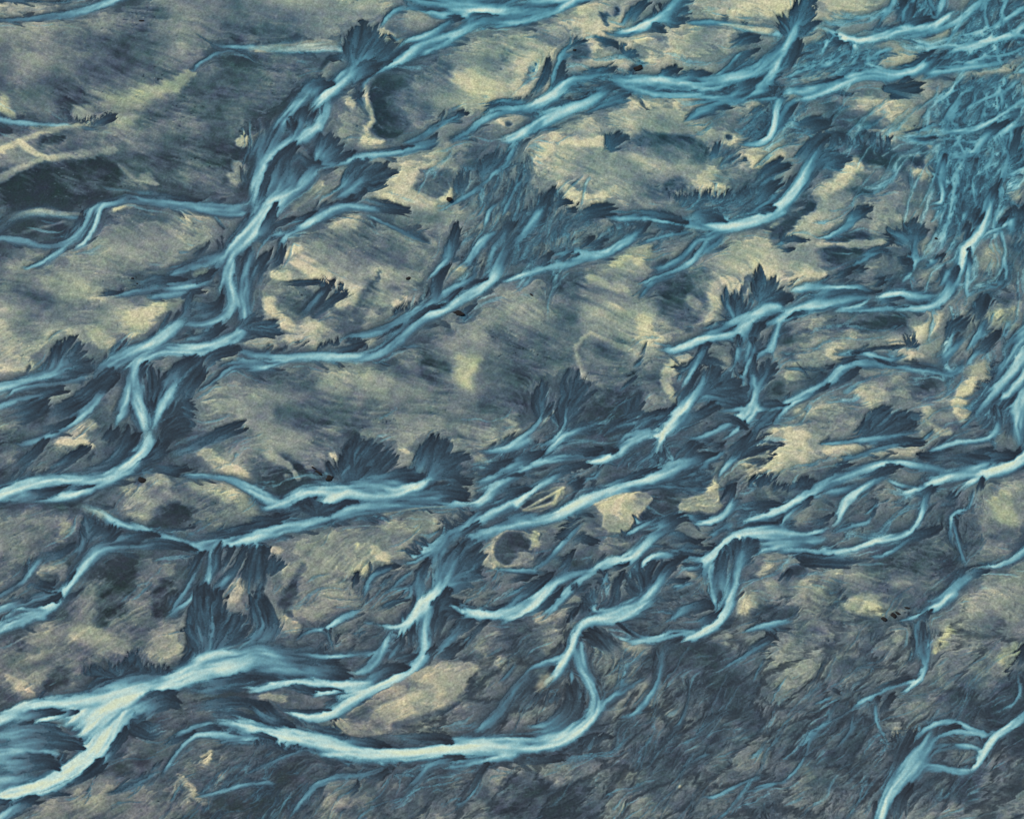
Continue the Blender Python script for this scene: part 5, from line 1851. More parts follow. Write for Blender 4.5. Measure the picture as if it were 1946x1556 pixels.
W 1500,1185,16,.85 1400,1220,32,.7 1250,1195,40,.68 1100,1180,24,.62 950,1160,28,.58 830,1140,42,.68 730,1140,38,.85 650,1170,38,.75 580,1250,48,.82 480,1320,48,.85 350,1390,46,.85 250,1450,36,1.0 190,1510,30,.95 160,1570,20,.8
W 590,1085,14,.8 680,1085,16,.8 780,1075,20,.9 900,1105,20,.7 1020,1125,14,.6 1110,1090,10,.6
L .1 720,1105,14 640,1140,26 580,1170,14
L .1 860,1110,8 960,1140,12 1080,1170,10
L .12 740,1200,30 650,1260,34 570,1310,20
L .15 490,1210,14 450,1260,26
L .3 520,1320,22 430,1365,20 340,1410,14
L .12 560,1180,16 490,1200,14
W 500,1200,14,.6 350,1190,14,.5 250,1190,14,.4
L .08 330,1150,1 430,1265,8 300,1265,6
L .1 230,1440,14 120,1430,24 30,1460,30
L .1 660,1080,1 1170,1020,30 1080,1090,20
F 20 .1 1130,1040 1150,970 1100,950 1200,1010
F 16 .1 1000,1060 960,1050 1010,1030 1070,1030
@15
W 2000,860,40,.82 1900,950,38,.8 1840,1000,30,.66 1800,1030,22,.55 1790,1090,12,.5
L .12 1850,1390,60 1780,1420,60 1700,1500,40
L .12 1720,1470,30 1700,1530,40
W 1926,1420,40,.8 1830,1480,40,.85
L .1 1900,1400,40 1880,1450,40
E .08 10 24 14 1700,1120 1690,1240 1600,1330
Z .12 225 80 20 60 820,1500 900,1440 1000,1500 1150,1490 1200,1556 800,1556
%d3
P .6 .6 .2 400,120,150 550,80,150 300,50,120
P .25 .6 0 500,150,120 650,120,80
P .85 .9 .2 250,220,80 170,250,50 350,280,80 200,400,100 350,420,120
P .6 .6 .3 300,480,80 420,530,50
P .7 .7 .1 1100,60,100 1250,60,60
P .9 .9 .2 650,350,70 560,345,50 750,340,40 1080,370,60 1160,355,50 1300,240,80 1390,220,40
P .3 .6 -.2 1350,120,100 1450,160,80
P .9 .9 .4 1480,70,50 1500,110,50
P .4 .6 -.3 560,480,80 480,520,40
P .25 .7 -.2 200,680,120 80,660,80 350,620,40
P .6 .8 .2 120,650,30 300,850,50 400,790,50 330,870,40
P .4 .6 -.2 580,690,50 900,600,40 1600,320,40
P .45 .7 -.3 960,870,60 920,930,50 1380,700,1
P .4 .6 -.3 1420,690,40 1520,670,30
P .6 .8 .9 1800,780,90 1720,720,60 1850,850,60 1780,680,60
P .45 .6 .0 1700,620,40 1850,600,60
P .3 .6 0 1300,1050,200 1100,1150,150 900,1250,150 1450,1100,100
P .3 .6 0 1750,1000,120 1600,1050,120
P .8 .8 .2 200,1150,120 100,1200,80 320,1130,50
P .8 .8 .3 530,1190,80 620,1210,60 400,1260,100 330,1290,60
P .55 .7 .1 100,1300,120 50,1400,80 500,1330,100
P .2 .6 0 350,1200,60 250,1350,80
P .5 .6 .1 700,1350,150 1050,1270,120
P .85 .8 .4 850,1430,70 900,1490,50 700,1440,50 780,1400,40
P .25 .6 0 900,1350,100 1150,1400,80
P .4 .5 .1 1500,1450,150 1700,1300,150
P .15 .7 0 80,1530,100 300,1480,60
@16
W 240,70,36,.85 190,90,26,.9 155,165,12,.6
W 180,90,30,.5 60,170,30,.4 0,240,30,.35
F 64 .2 760,260 830,130 900,100 965,60 1000,110 1100,100 1190,115 1150,160 870,150
Z .1 205 80 18 80 700,250 830,140 970,60 1190,120 1200,200 1000,260 800,280
L .1 1210,300,30 1080,300,50 900,290,40 750,300,20
W 470,310,10,.5 580,305,18,.68 720,285,24,.72 900,270,24,.55 1080,240,20,.45 1200,220,14,.35
W 640,445,12,.35 780,390,22,.45 900,345,26,.52 1060,312,24,.55 1150,305,14,.4
W 800,310,14,.6 900,290,14,.5
@15
W 1735,40,14,.3 1750,130,28,.5 1735,220,32,.7 1690,270,30,.75 1600,288,20,.78 1450,300,22,.8 1330,340,22,.75 1190,392,10,.55
L .15 1730,50,20 1755,120,28 1750,190,24
W 1710,290,14,.7 1720,330,16,.66 1640,380,18,.66 1550,390,12,.5
L .1 1700,340,20 1600,360,24 1500,380,14
W 1320,200,12,.3 1260,250,18,.5 1210,290,12,.5
W 1560,130,14,.6 1500,180,12,.66 1460,215,10,.6
W 1926,60,30,.72 1880,150,20,.7 1850,210,12,.6
L .1 1200,390,30 1280,400,40 1400,390,40
@19
L .45 1865,400,36 1760,390,50 1600,430,44 1420,480,36
L .1 1650,420,40 1500,410,40 1350,420,40
W 2000,340,70,.85 1930,410,56,.95 1860,460,46,1.0 1750,500,48,.98 1630,530,40,1.0 1540,585,30,1.05 1470,650,18,1.0
W 1720,430,46,.5 1550,480,50,.66 1400,530,46,.95 1280,580,44,1.05 1180,625,34,1.02 1100,655,22,1.0 1030,672,10,.9
W 1640,510,36,.8 1500,530,40,.8 1380,560,40,.8
W 1290,540,16,.8 1220,535,12,.7
W 1400,500,36,.45 1240,475,38,.52 1120,450,30,.75 1040,440,28,1.0 950,450,38,.82 800,490,48,.62 650,545,58,.58 520,600,50,.62 420,645,36,.95 290,725,28,1.02 180,795,24,.96 60,830,22,.92 -60,855,20,.85
W 520,660,36,.6 650,640,36,.5 780,590,36,.48
W 430,690,16,.7 520,670,20,.6
L .12 720,440,14 600,500,24 480,560,20
L .2 1045,460,12 965,490,28 870,540,36 800,590,24
W 970,520,24,.35 860,575,34,.55 750,640,34,.92 670,700,28,1.0 645,780,24,.96 610,860,18,.9 570,900,16,.8
W 850,640,14,.55 780,690,12,.5
W 950,552,14,1.0 1030,590,14,.85 1150,612,14,.62 1230,598,14,.6
L .15 425,685,18 375,730,28 310,780,22
W 340,725,22,.4 270,790,20,.7 210,870,16,.9 195,910,14,.9
L .12 600,800,14 530,850,24 440,880,24
W -60,925,60,.92 0,930,54,.95 150,910,42,.88 260,935,36,.88 380,945,20,1.0 500,915,20,.82 560,890,16,.8
W 60,985,50,.75 250,990,56,.62 450,985,46,.5 560,960,30,.5
W 560,940,20,.66 650,900,20,.85 740,875,20,.85 830,860,16,.7 865,800,16,.6
L .15 893,738,12 870,790,22 845,840,14
W 885,735,10,.85 840,780,12,.82 790,815,8,.6
Z .1 220 60 14 60 600,880 800,890 850,1000 700,1000 580,960
Z .1 200 60 14 90 680,760 900,620 1150,680 1130,850 900,800 750,820
L .2 1290,605,24 1245,660,36 1225,740,30
W 1250,640,24,.35 1228,730,32,.6 1195,840,28,.95 1130,920,30,1.0 1000,972,30,.96 860,1000,30,1.0 770,1040,30,.82 650,1075,34,.8 500,1082,28,.66 350,1060,22,.6 200,1080,20,.55
W 50,1062,22,.95 180,1040,26,.82 300,1025,22,.6 420,1020,20,.5
W 330,1100,14,.6 450,1092,14,.7 560,1080,14,.6
Z .1 190 60 14 60 250,1040 450,1030 600,1040 500,1120 250,1110
W 1160,950,18,.35 1050,1030,20,.58 930,1100,14,.6 850,1120,10,.4
W 1000,700,12,.5 880,740,10,.45
L .1 1300,920,40 1180,960,40 1080,1000,20
L .1 400,1130,60 600,1140,50 850,1120,30
Z .1 210 70 16 90 300,1160 450,1120 800,1110 900,1100 700,1180 450,1250 280,1300
@24
L .05 1650,550,24 1630,590,30 1620,640,20
W 1580,620,18,.5 1570,690,18,.75 1540,770,10,.75 1450,790,24,.66 1412,830,20,1.0 1403,910,20,.6 1420,1000,14,.4
W 1425,860,18,.45 1465,1020,16,.5 1520,1160,16,.55
L .08 1450,820,14 1470,930,16 1500,1050,10
W 1380,730,12,.85 1340,745,8,.6
L .1 1450,660,36 1410,720,30
Z .1 245 60 14 110 1390,780 1500,650 1640,700 1680,820 1600,1000 1700,1160 1520,1140 1450,950
Z .1 230 60 14 90 1180,760 1380,780 1400,950 1250,900 1180,880
@23
L .2 1705,1215,20 1610,1220,40 1540,1240,30
W 1990,1010,36,.6 1890,1095,32,.68 1810,1150,26,.82 1700,1172,16,.95 1620,1180,12,.82
W 1590,1215,40,.45 1490,1275,54,.6 1390,1365,46,.76 1290,1440,36,.85 1190,1505,22,.95 1130,1545,14,.85
L .12 1560,1180,14 1500,1200,24 1440,1270,14
L .08 1550,1170,6 1700,1158,6 1820,1130,6
Z .08 225 40 10 150 1380,1050 1480,1120 1480,1230 1300,1380 1150,1500 1080,1480 1250,1350
F 30 .1 60,620 60,545 120,560 160,530 30,560
F 36 .1 330,620 250,600 300,590 370,560 400,550 440,570
E .06 -60 40 24 0,560 120,560 180,600 260,620 350,580 440,580
Z .1 225 80 20 60 0,280 100,240 170,310 120,420 20,470 0,470
E .05 -10 30 20 110,240 170,310 140,400 60,460
L .1 260,1230,30 230,1290,30
Z .1 225 70 18 70 560,1420 640,1310 720,1400 620,1500 500,1556 450,1500
Z .1 225 70 18 60 0,1540 200,1400 300,1360 280,1450 150,1556
%d4
P .5 .6 .1 350,300,150 500,270,150 600,300,80
P .25 .6 0 500,350,100 300,400,60
P .45 .6 .0 480,440,120 350,650,120 250,600,80
P .3 .6 .0 800,250,150 850,400,120
P .5 .7 .1 1060,330,60 1080,460,50 700,560,40 650,590,30
P .45 .6 .1 1500,150,150 1650,200,150 1800,300,120
P .7 .8 1 1400,230,50 1320,340,40 1300,380,30
P .65 .8 1 1780,470,80 1730,480,60 1850,370,60 1780,520,50
P .25 .7 0 1500,550,200 1400,700,150 1650,650,200 1700,480,80
P .6 .7 .2 1720,100,40 1850,150,40
P .75 .8 .1 1050,970,50 1020,940,30 1170,915,30
P .4 .7 -.2 1050,850,80 1030,780,50
P .35 .7 -.3 180,1160,90 230,1100,60 60,1080,80 60,1200,60 330,1080,40 460,1050,60 520,1120,50
P .4 .7 -.3 1700,1110,60 1330,1340,40
P .4 .7 0 1750,1270,120 1600,1320,80 1850,1230,60
P .4 .7 -.2 1750,1480,150 1400,1500,150 1300,1530,100
P .12 .7 0 800,1000,150 700,1150,150 600,1250,120 900,900,100
P .12 .7 0 1900,1050,80 1850,600,100 1500,1390,100
P .3 .6 0 100,1450,150 350,1500,120 800,1480,80
P .05 .7 0 1380,1140,60
@23
Z .08 225 70 16 90 0,160 300,100 700,140 900,200 1100,260 900,330 600,200 200,220 0,260
W 300,165,22,.5 130,190,30,.62 0,225,24,.62 -60,240,20,.6
W 1460,-50,40,.8 1400,0,44,.85 1300,70,36,.95 1200,115,24,.9 1100,150,12,.6 980,165,10,.5
L .15 1262,85,14 1240,140,20 1240,200,20
W 1165,160,22,.45 1170,260,24,.5 1160,400,18,.5 1120,480,14,.35
L .4 1215,190,22 1220,330,42 1190,460,40
W 1250,190,8,.5 1268,320,10,.6 1250,430,16,.55 1232,500,20,.75 1190,585,18,.95 1110,640,18,.88 1040,680,10,.7
W 1230,300,34,.45 1225,420,34,.5 1215,510,20,.6
W 1180,575,14,.65 1080,600,18,.6 980,630,20,.66 870,690,22,.75 760,730,18,.9 700,790,12,.66 600,850,12,.5 450,960,14,.45 380,1120,18,.58 300,1230,14,.78 210,1300,10,.6 90,1340,14,.55 -40,1370,14,.5
L .1 1130,560,20 1000,600,10 850,660,8
L .1 900,700,20 880,770,14
W 885,730,22,.42 885,860,16,.7 940,965,12,.88 1000,1070,10,.7
L .1 990,690,20 940,780,24 920,860,14
W 720,810,16,.4 700,930,18,.45 620,1050,12,.45
W 600,690,24,.5 510,730,16,.6 420,755,8,.5
L .1 640,670,16 560,640,20
Z .1 225 60 14 230 450,900 750,740 880,800 1000,1080 950,1250 800,1400 500,1300 560,1100
Z .08 225 60 14 110 560,640 760,430 1100,380 1180,450 1000,560 760,680
Z .08 225 60 14 130 0,700 300,720 400,760 600,820 420,950 250,1000 0,900
Z .08 225 50 12 100 260,960 420,940 560,930 560,1060 380,1180 300,1100
Z .08 250 60 14 130 0,1400 300,1350 620,1280 820,1250 850,1500 600,1556 0,1556
@23
G .1 -.02 1010,970 1100,940 1200,920 1250,900 1220,1000 1100,1120 1010,1160 1000,1060
E .05 -100 26 18 980,960 1040,990 1100,960 1200,920
W 1990,760,46,.62 1900,830,44,.82 1840,890,40,1.0 1730,960,38,1.02 1670,1040,34,.92 1630,1130,28,.82 1600,1180,18,1.0 1540,1250,10,.92
W 1700,960,24,1.0 1620,950,26,.85 1500,890,28,.72 1390,870,30,.7 1300,888,34,.66 1230,930,34,.58 1180,1000,44,.52
W 1660,965,22,.95 1550,945,26,.8 1430,938,24,.7 1320,975,24,.55 1240,1040,30,.5
W 1640,1080,22,.9 1500,1040,26,.62 1350,1050,36,.55 1220,1100,40,.55
W 1480,1030,18,.4 1300,1080,24,.38
W 1580,1215,22,.8 1480,1225,30,.66 1360,1200,42,.62 1240,1185,50,.62 1150,1220,50,.62
L .12 1460,900,20 1360,930,20 1280,1000,20
Z .08 190 60 14 70 1300,1000 1560,980 1600,1060 1480,1160 1350,1160
W 1300,930,60,.5 1220,1060,105,.56 1120,1190,130,.66 1030,1310,100,.82 965,1420,56,1.0 920,1540,44,1.1 900,1640,44,1.1
W 1150,1250,60,.6 1080,1350,30,.6
L .12 1130,960,50 1060,1100,36 990,1260,18
L .1 1100,1330,20 1050,1440,50 1040,1556,60
@24
W 1890,530,22,.4 1895,660,18,.66 1850,750,14,.66 1770,790,10,.6 1690,815,8,.4
L .1 1926,380,50 1880,500,40
E .05 160 24 18 1900,370 1840,450 1800,520 1860,590
Z .08 60 70 14 150 1100,1300 1320,1260 1530,1280 1540,1420 1300,1420 1100,1500
%d2
@15
W 2200,820,46,.6 2060,960,46,.7 1940,1090,44,.8 1830,1230,46,.78 1720,1360,40,.7 1620,1460,36,.62 1570,1540,30,.5
W 2250,880,50,.6 2100,1020,50,.7 1990,1150,44,.85 1890,1290,40,.75 1800,1400,36,.7 1760,1480,30,.55
W 2260,980,50,.6 2120,1110,50,.72 2010,1230,46,.8 1930,1360,44,.78 1880,1480,40,.72 1900,1600,40,.7
W 2200,1150,50,.6 2080,1280,46,.74 1990,1400,44,.76 1940,1500,44,.74 1960,1640,40,.7
W 2100,760,40,.55 1980,900,40,.7 1880,1020,36,.6 1800,1140,30,.62 1700,1290,24,.5
Z .24 235 70 14 160 1926,900 1800,1060 1640,1300 1560,1556 1926,1556

%d3
W 1960,-60,80,.7 1900,60,70,.7 1880,200,60,.72 1900,340,60,.8
W 1820,0,40,.6 1790,60,24,.6
%d1
W 1926,60,20,.8 1800,130,18,.85 1700,200,16,.8 1560,240,16,.75 1450,260,12,.6
W 1926,330,18,.7 1820,380,16,.75 1700,400,14,.7 1560,430,14,.7 1400,450,12,.6
W 1500,60,14,.7 1480,160,16,.75 1420,250,14,.7 1380,330,12,.6
W 1800,0,18,.7 1760,120,18,.75 1780,220,16,.8
W 1880,560,16,.75 1800,640,16,.75 1640,700,14,.7 1500,780,14,.65 1420,860,12,.6
W 1680,640,12,.75 1640,760,12,.7 1660,860,14,.75
W 1560,700,12,.65 1500,820,12,.65 1520,900,12,.7
W 1450,980,14,.7 1500,1080,14,.65 1440,1180,14,.65 1460,1300,12,.6 1420,1400,12,.65
W 1600,1180,12,.65 1560,1280,12,.7 1580,1400,12,.65 1540,1520,12,.65
W 1720,1080,14,.7 1660,1200,14,.7 1680,1280,12,.65
W 1926,1020,18,.75 1880,1100,14,.8 1830,1150,12,.8
W 700,360,12,.7 620,400,12,.7 540,470,12,.7 430,500,10,.65
W 900,400,12,.7 800,430,12,.75 700,480,12,.7 600,520,10,.7
W 1000,340,12,.65 900,370,12,.65 820,440,10,.6
W 1260,520,12,.7 1330,420,12,.7 1420,400,12,.7
%c1
@12
W 1500,640,14,.7 1380,620,14,.75 1240,630,14,.7 1100,610,14,.7 960,590,14,.7 850,610,12,.65
W 1300,540,12,.7 1200,560,12,.75 1080,540,12,.7
W 1400,660,12,.75 1250,690,12,.75 1120,700,10,.7
W 1600,600,12,.7 1480,620,12,.75 1350,650,12,.7
%a1
C .76 .25 -60,1105,26,.7 0,1070,26,.9 120,1010,24,.95 250,955,20,1 420,900,22,1 620,885,20,.9
C .8 .15 130,985,18,.8 160,1020,30,1 210,1060,30,1 280,1098,18,1 340,1118,20,.9 600,1088,36,.6 800,1060,36,.3
C .7 .0 340,1115,14,.8 250,1145,20,.9 120,1200,28,.8 0,1260,36,.7 -60,1290,36,.6
C .8 .5 0,740,30,.8 60,790,26,.9 130,845,12,.8
C .6 .2 50,1150,30,.5 200,1130,20,.6 330,1125,14,.6
%a2
C .8 0 600,105,12,.7 420,100,26,.9 290,85,32,1 180,95,28,.9 60,150,30,.6 -40,230,30,.4
C .5 0 480,150,10,.7 300,200,14,.7 120,240,18,.6
%b1
C .78 .2 -60,352,20,.6 60,345,28,.7 250,335,36,.8 450,325,40,.9 640,335,50,.9
C .85 .2 830,600,12,.9 800,680,14,.9 835,780,18,.9 850,850,14,.9 800,940,16,.8
%a3
C .9 .3 560,760,40,.6 680,790,50,.8 760,840,30,.8
%c1
C .85 .2 1480,170,10,.6 1620,185,16,.9 1750,215,22,1 1900,235,22,1
C .8 .3 1000,705,14,.8 1200,705,14,.8 1400,700,10,.7
%d1
C .8 .3 0,205,18,.9 120,220,18,.9 210,212,14,.7
C .7 .1 450,195,14,.6 560,230,14,.8
%d3
C .8 .3 620,345,20,.8 760,335,14,.8
%b3
C .8 .5 900,820,14,.7 1000,790,14,.8 1200,760,10,.8 1400,750,8,.6
%c4
C .8 -.1 800,330,20,.8 900,355,30,.9 1000,320,24,.8
C .9 .2 340,530,30,.7 270,610,40,.9 215,660,26,.9
%b3
C .74 .2 1780,920,14,.4 1715,975,20,.6 1680,1060,24,.9 1690,1130,26,1 1740,1170,16,.7 1850,1180,10,.3
%c3
%a4
@21
L .5 600,1045,14 470,1005,56 290,985,95 90,1010,110 -150,1050,110
W 330,1110,40,.5 160,1085,60,.6 0,1100,60,.62 -100,1110,60,.6
L .5 415,1192,26 320,1150,58 130,1165,68 -120,1190,70
W 150,1280,50,.55 0,1300,60,.62 -100,1310,60,.6
"""

ITEMS = parse(DATA)


def run_on(pts):
    """Channels that leave the mapped area carry on across the plain instead of stopping."""
    pts = list(pts)
    for end in (0, 1):
        if end:
            pts.reverse()
        x, y, w, b = pts[0]
        if len(pts) > 1 and (x < 6 or x > PW - 6 or y < 6 or y > PH - 6):
            dx, dy = x - pts[1][0], y - pts[1][1]
            l = math.hypot(dx, dy) + 1e-6
            t = math.atan2(dy, dx)
            t0 = math.radians(-36 if x > PW - 6 or y < 6 else 155)
            add = []
            w = max(w, 2.5)
            for k in range(9):
                t += .35 * math.atan2(math.sin(t0 - t), math.cos(t0 - t)) + rng.uniform(-.3, .3)
                x += 30 * math.cos(t)
                y += 30 * math.sin(t)
                add.append((x, y, w * rng.uniform(.8, 1.2), max(.45, min(b, .9)) * rng.uniform(.85, 1.1)))
            pts = add[::-1] + pts
        if end:
            pts.reverse()
    return pts


ITEMS = [(k, par, run_on(pts) if k == 'W' else pts, rid, tail) for k, par, pts, rid, tail in ITEMS]

# ---------------------------------------------------------------- dry sand: broad tone, then mapped patches
TONE = """.5 .3 .35 .3 .5 .5 .6 .62 .66 .62 .6 .6 .55 .5
.3 .5 .22 .2 .3 .25 .55 .6 .62 .6 .5 .5 .5 .5
.28 .15 .22 .28 .45 .55 .5 .55 .5 .5 .55 .45 .5 .5
.28 .33 .35 .4 .52 .52 .52 .45 .5 .55 .58 .45 .5 .5
.5 .5 .48 .45 .58 .5 .42 .36 .42 .5 .55 .52 .52 .5
.35 .45 .38 .45 .42 .38 .42 .32 .36 .42 .45 .48 .5 .5
.36 .4 .4 .33 .45 .5 .5 .36 .38 .45 .52 .5 .42 .42
.38 .42 .36 .4 .45 .55 .5 .45 .48 .48 .38 .34 .34 .38
.36 .38 .42 .38 .42 .45 .4 .4 .38 .45 .42 .34 .38 .42
.42 .38 .3 .3 .42 .48 .4 .36 .34 .34 .34 .33 .34 .36
.4 .4 .36 .33 .34 .36 .3 .3 .3 .3 .3 .3 .32 .32"""
g = np.array([[float(v) for v in r.split()] for r in TONE.split('\n')], f32)
u = np.clip(X / 139 - .5, 0, 12.999)
v = np.clip(Y / 141.5 - .5, 0, 9.999)
iu, iv = u.astype(int), v.astype(int)
fu, fv = u - iu, v - iv
T[:] = (g[iv, iu] * (1 - fu) + g[iv, iu + 1] * fu) * (1 - fv) + (g[iv + 1, iu] * (1 - fu) + g[iv + 1, iu + 1] * fu) * fv
T += .09 * sst(760, 300, X + .6 * Y)
HU[:] = -.05 + .45 * fbm(X / 120, Y / 90, 3, 3)

for k, par, pts, rid, tail in ITEMS:
    if k == 'P':
        patch(pts, par[0], par[1] * .9, par[2])
    elif k == 'I':
        win, a = polymask(np.array(pts)[:, :2], 1.0, 3)
        T[win] += (par[0] - T[win]) * a * .95
        T[win] += (par[1] - T[win]) * np.clip(a - blur(a, 4 * SC), 0, 1) * 1.9
        if tail is not None:
            HU[win] += (tail - HU[win]) * a
    elif k == 'G':
        r = polymask(np.array(pts)[:, :2], max(par[1], 0) * 100, 3.5)
        if r is None:
            continue
        win, a = r
        if par[1] <= 0 and par[0] <= .15:
            lay(win, (.06 + .05 * fbm(X[win] / 9, Y[win] / 9, 1, 3)).astype(f32), blur(a, 2) * .9, 0)
        else:
            T[win] += (par[0] - T[win]) * a * .92
            if tail is not None:
                HU[win] += (tail - HU[win]) * a

# wind and water streaks across the dry sand
wx = X + 30 * fbm(X / 150, Y / 150, 0, 2)
wy = Y + 30 * fbm(X / 150 + 9, Y / 150, 1, 2)
rev = sst(-.2, .6, (wy - 900) / 300 - (wx - 650) / 500)
rev = np.maximum(rev, .8 * sst(1150, 1300, wy))
RUG = sst(1080, 1300, Y) * sst(500, 900, X)

for k, par, pts, rid, tail in ITEMS:
    if k == 'Z':
        zone([q[:2] for q in pts], par[0], par[1], par[2] * ZS, par[3] * ZS, int(par[4]))
for sx_, sy_, sd_, kv, kt in ((120, 56, 3, .7, .11), (50, 22, 8, .22, .03)):
    ed, tn = plates(math.radians(222), sx_, sy_, sd_)
    pm = np.clip(RUG * sst(-.35, .15, fbm(XO / 70, YO / 50, sd_ % 6, 3) + .25) + .35 * sst(800, 1000, Y) * sst(.1, .5, fbm(XO / 60, YO / 40, 1, 3)), 0, 1)
    T += kt * tn * pm
    DIRBUF[0] = None
    lay((slice(0, NY), slice(0, NX)), np.full((NY, NX), .05, f32), np.clip(kv * pm * sst(.17, .03, ed + .06 * noise(X / 5, Y / 5, 2)), 0, 1), 0)
del ed, tn, pm
for k, par, pts, rid, tail in ITEMS:
    if k == 'W' and max(q[2] for q in pts) > 3.5:
        halo(pts)
for k, par, pts, rid, tail in ITEMS:
    if k == 'W' and max(q[2] for q in pts) > 2.8:
        feathers(pts)
rills(70, 1500, 0, 1990, 330, 205, .6, .95, 1.3, 2.6, (8, 24), 15)
rills(70, 1770, 120, 1990, 640, 250, .6, .95, 1.3, 2.6, (8, 22), 15)
rills(26, 1080, 110, 1600, 200, 192, .6, .9, 1.2, 2.2, (8, 24), 12)
rills(36, 860, 250, 1120, 520, 235, .5, .85, 1.2, 2.2, (6, 16), 9)
rills(60, 960, 760, 1946, 1120, 205, .42, .75, 1.1, 2.0, (8, 24))
rills(50, 250, 760, 1000, 1200, 208, .38, .66, 1.1, 1.9, (6, 18))
rills(80, 1060, 1180, 1946, 1556, 222, .30, .55, 1.0, 1.8, (8, 30))
rills(40, 250, 1400, 1060, 1556, 215, .34, .6, 1.1, 1.9, (8, 22))
rills(30, 1180, 560, 1900, 760, 208, .42, .7, 1.1, 2.0, (6, 18))
for k, par, pts, rid, tail in ITEMS:
    if k == 'W':
        river(pts, rid)
    elif k == 'L':
        lobe(pts, par[0] + .16, rid, v0=.06)
    elif k == 'F':
        fan(pts[0][:2], [q[:2] for q in pts[1:]], par[0] * ZS, par[1] + .08, rid)
    elif k == 'E':
        fringe([q[:2] for q in pts], par[1], par[2] * ZS, par[3] * ZS, par[0], rid)
ISLE = np.zeros_like(M)
for k, par, pts, rid, tail in ITEMS:
    if k == 'I':
        win, a = polymask(np.array(pts)[:, :2], 1.0, 3)
        M[win] *= 1 - .97 * a
        ISLE[win] = np.maximum(ISLE[win], a)


# thin turbid water spreads a soft blue apron round every channel
W1 = blur(M * np.clip(V, 0, 1), 5 * SC)
W2 = blur(M * np.clip(V, 0, 1), 13 * SC)
ap = np.clip(1.1 * W1 + 1.0 * W2 - .05, 0, .8) * (1 - ISLE)
DIRBUF[0] = None
full = (slice(0, NY), slice(0, NX))
a = ap * (1 - M)
n_ = a + M
V = np.where(n_ > 1e-3, (V * M + (.23 + .42 * W1 + .22 * W2) * a) / np.maximum(n_, 1e-3), V)
M = np.clip(n_, 0, 1)
del W1, W2, ap, a, n_

# threads: grain dragged along the flow, used to fray every wet edge and to streak water and sand
WIND = np.radians(20 * (1 - rev) - 32 * rev + 22 * fbm(XO / 170, YO / 130, 5, 2)).astype(f32)
FCX, FCY = flow_field(WIND)
wn = [nrng.standard_normal((NY, NX)).astype(f32) for _ in range(4)]
thin = comb(blur(wn[0], .6), FCX, FCY, int(22 * SC))
mid_ = comb(blur(wn[1], 1.6 * SC), FCX, FCY, int(38 * SC), 1.3)
wide = comb(blur(wn[2], 4.5 * SC), FCX, FCY, int(60 * SC), 1.6)
along = (1.3 * thin + 5.0 * mid_ + 5 * wide) * SC * .8
across = (.5 * thin + 1.2 * mid_ + 1.6 * wide) * SC * .8
deep = 1 - .8 * sst(.35, .75, blur(M * np.clip(V, 0, 1), 12 * SC))
along = np.clip(along, -20 * SC, 20 * SC) * deep
dx, dy = FCX * along - FCY * across, FCY * along + FCX * across
wet_id = ID > 0
PM = shift(M * V, dx, dy)
M = shift(M, dx, dy)
V = np.where(M > .02, PM / np.maximum(M, .02), .1)
jj, ii = np.mgrid[0:NY, 0:NX]
ID = ID[np.clip(np.rint(jj + dy), 0, NY - 1).astype(int), np.clip(np.rint(ii + dx), 0, NX - 1).astype(int)]
tk = .16 + .36 * sst(-.2, .5, fbm(XO / 80, YO / 60, 4, 2))
tk = tk * (1 - .9 * np.clip(blur(ISLE, 4 * SC) * 2.5, 0, 1)) * (1 - .6 * RUG)
T = shift(T, dx * tk, dy * tk)
HU = shift(HU, dx * .5, dy * .5)
ISLE = shift(ISLE, dx * .4, dy * .4)
Mb, Vb = blur(M, 2.2 * SC), blur(M * V, 2.2 * SC)
Vb = np.where(Mb > .02, Vb / np.maximum(Mb, .02), V)
sf = .62 * sst(.22, .42, V)
M = M + (Mb - M) * sf
V = V + (Vb - V) * sf
V = np.where(V > .45, .45 + (V - .45) * 1.10, V)
amp = .25 + .75 * sst(.12, .5, V)
V = np.clip(V * (1 + .10 * mid_ + .07 * thin + .09 * wide) + (.012 * thin + .018 * mid_) * M, 0, 1.32)

DIRBUF[0] = None
veil = sst(1.0, 2.3, .55 * thin + .75 * mid_ + .3 * wide) * sst(.04, .22, blur(M, 22 * SC)) * (1 - ISLE) * .55
lay((slice(0, NY), slice(0, NX)), (.38 + .12 * wide).clip(.2, .7).astype(f32), veil * (1 - .6 * M), 0)
CREAM = np.zeros_like(M)
for k, par, pts, rid, tail in ITEMS:
    if k == 'C':
        p_ = smooth_line(pts)
        win, dn, u_, s_, b_, L_ = field(p_, 1.5)
        a = .82 * (1 - sst(.0, 1.45, dn + .16 * mid_[win] + .12 * wide[win])) * np.minimum(1, u_ / 12 + .1) * np.minimum(1, (L_ - u_) / 14)
        a = a * np.clip(b_, 0, 1)
        T[win] += (par[0] - T[win]) * a
        HU[win] += (par[1] - HU[win]) * a
        M[win] *= 1 - .85 * a
        CREAM[win] = np.maximum(CREAM[win], a)
gate = sst(-.05, .55, fbm(XO / 90, YO / 70, 0, 3))
gate2 = sst(-.2, .5, fbm(XO / 60 + 30, YO / 45, 3, 3))
big = fbm(X / 90, Y / 60, 2, 4)
S = .46 * big + (.02 + .035 * gate) * wide + (.010 + .034 * gate) * mid_ + (.012 + .04 * gate2) * thin - .03 * np.clip(-mid_ - 1.0, 0, 2) * gate2
scar = noise(X / 7 + FCX * 0, Y / 3.2, 1) + .5 * noise(X / 3.5, Y / 2.2, 4)
S = S - .26 * sst(.78, 1.15, scar) * gate2 + .25 * sst(.85, 1.2, -scar) * gate2
blot = fbm(X / 15, Y / 12, 5, 4)
S = S + .06 * blot
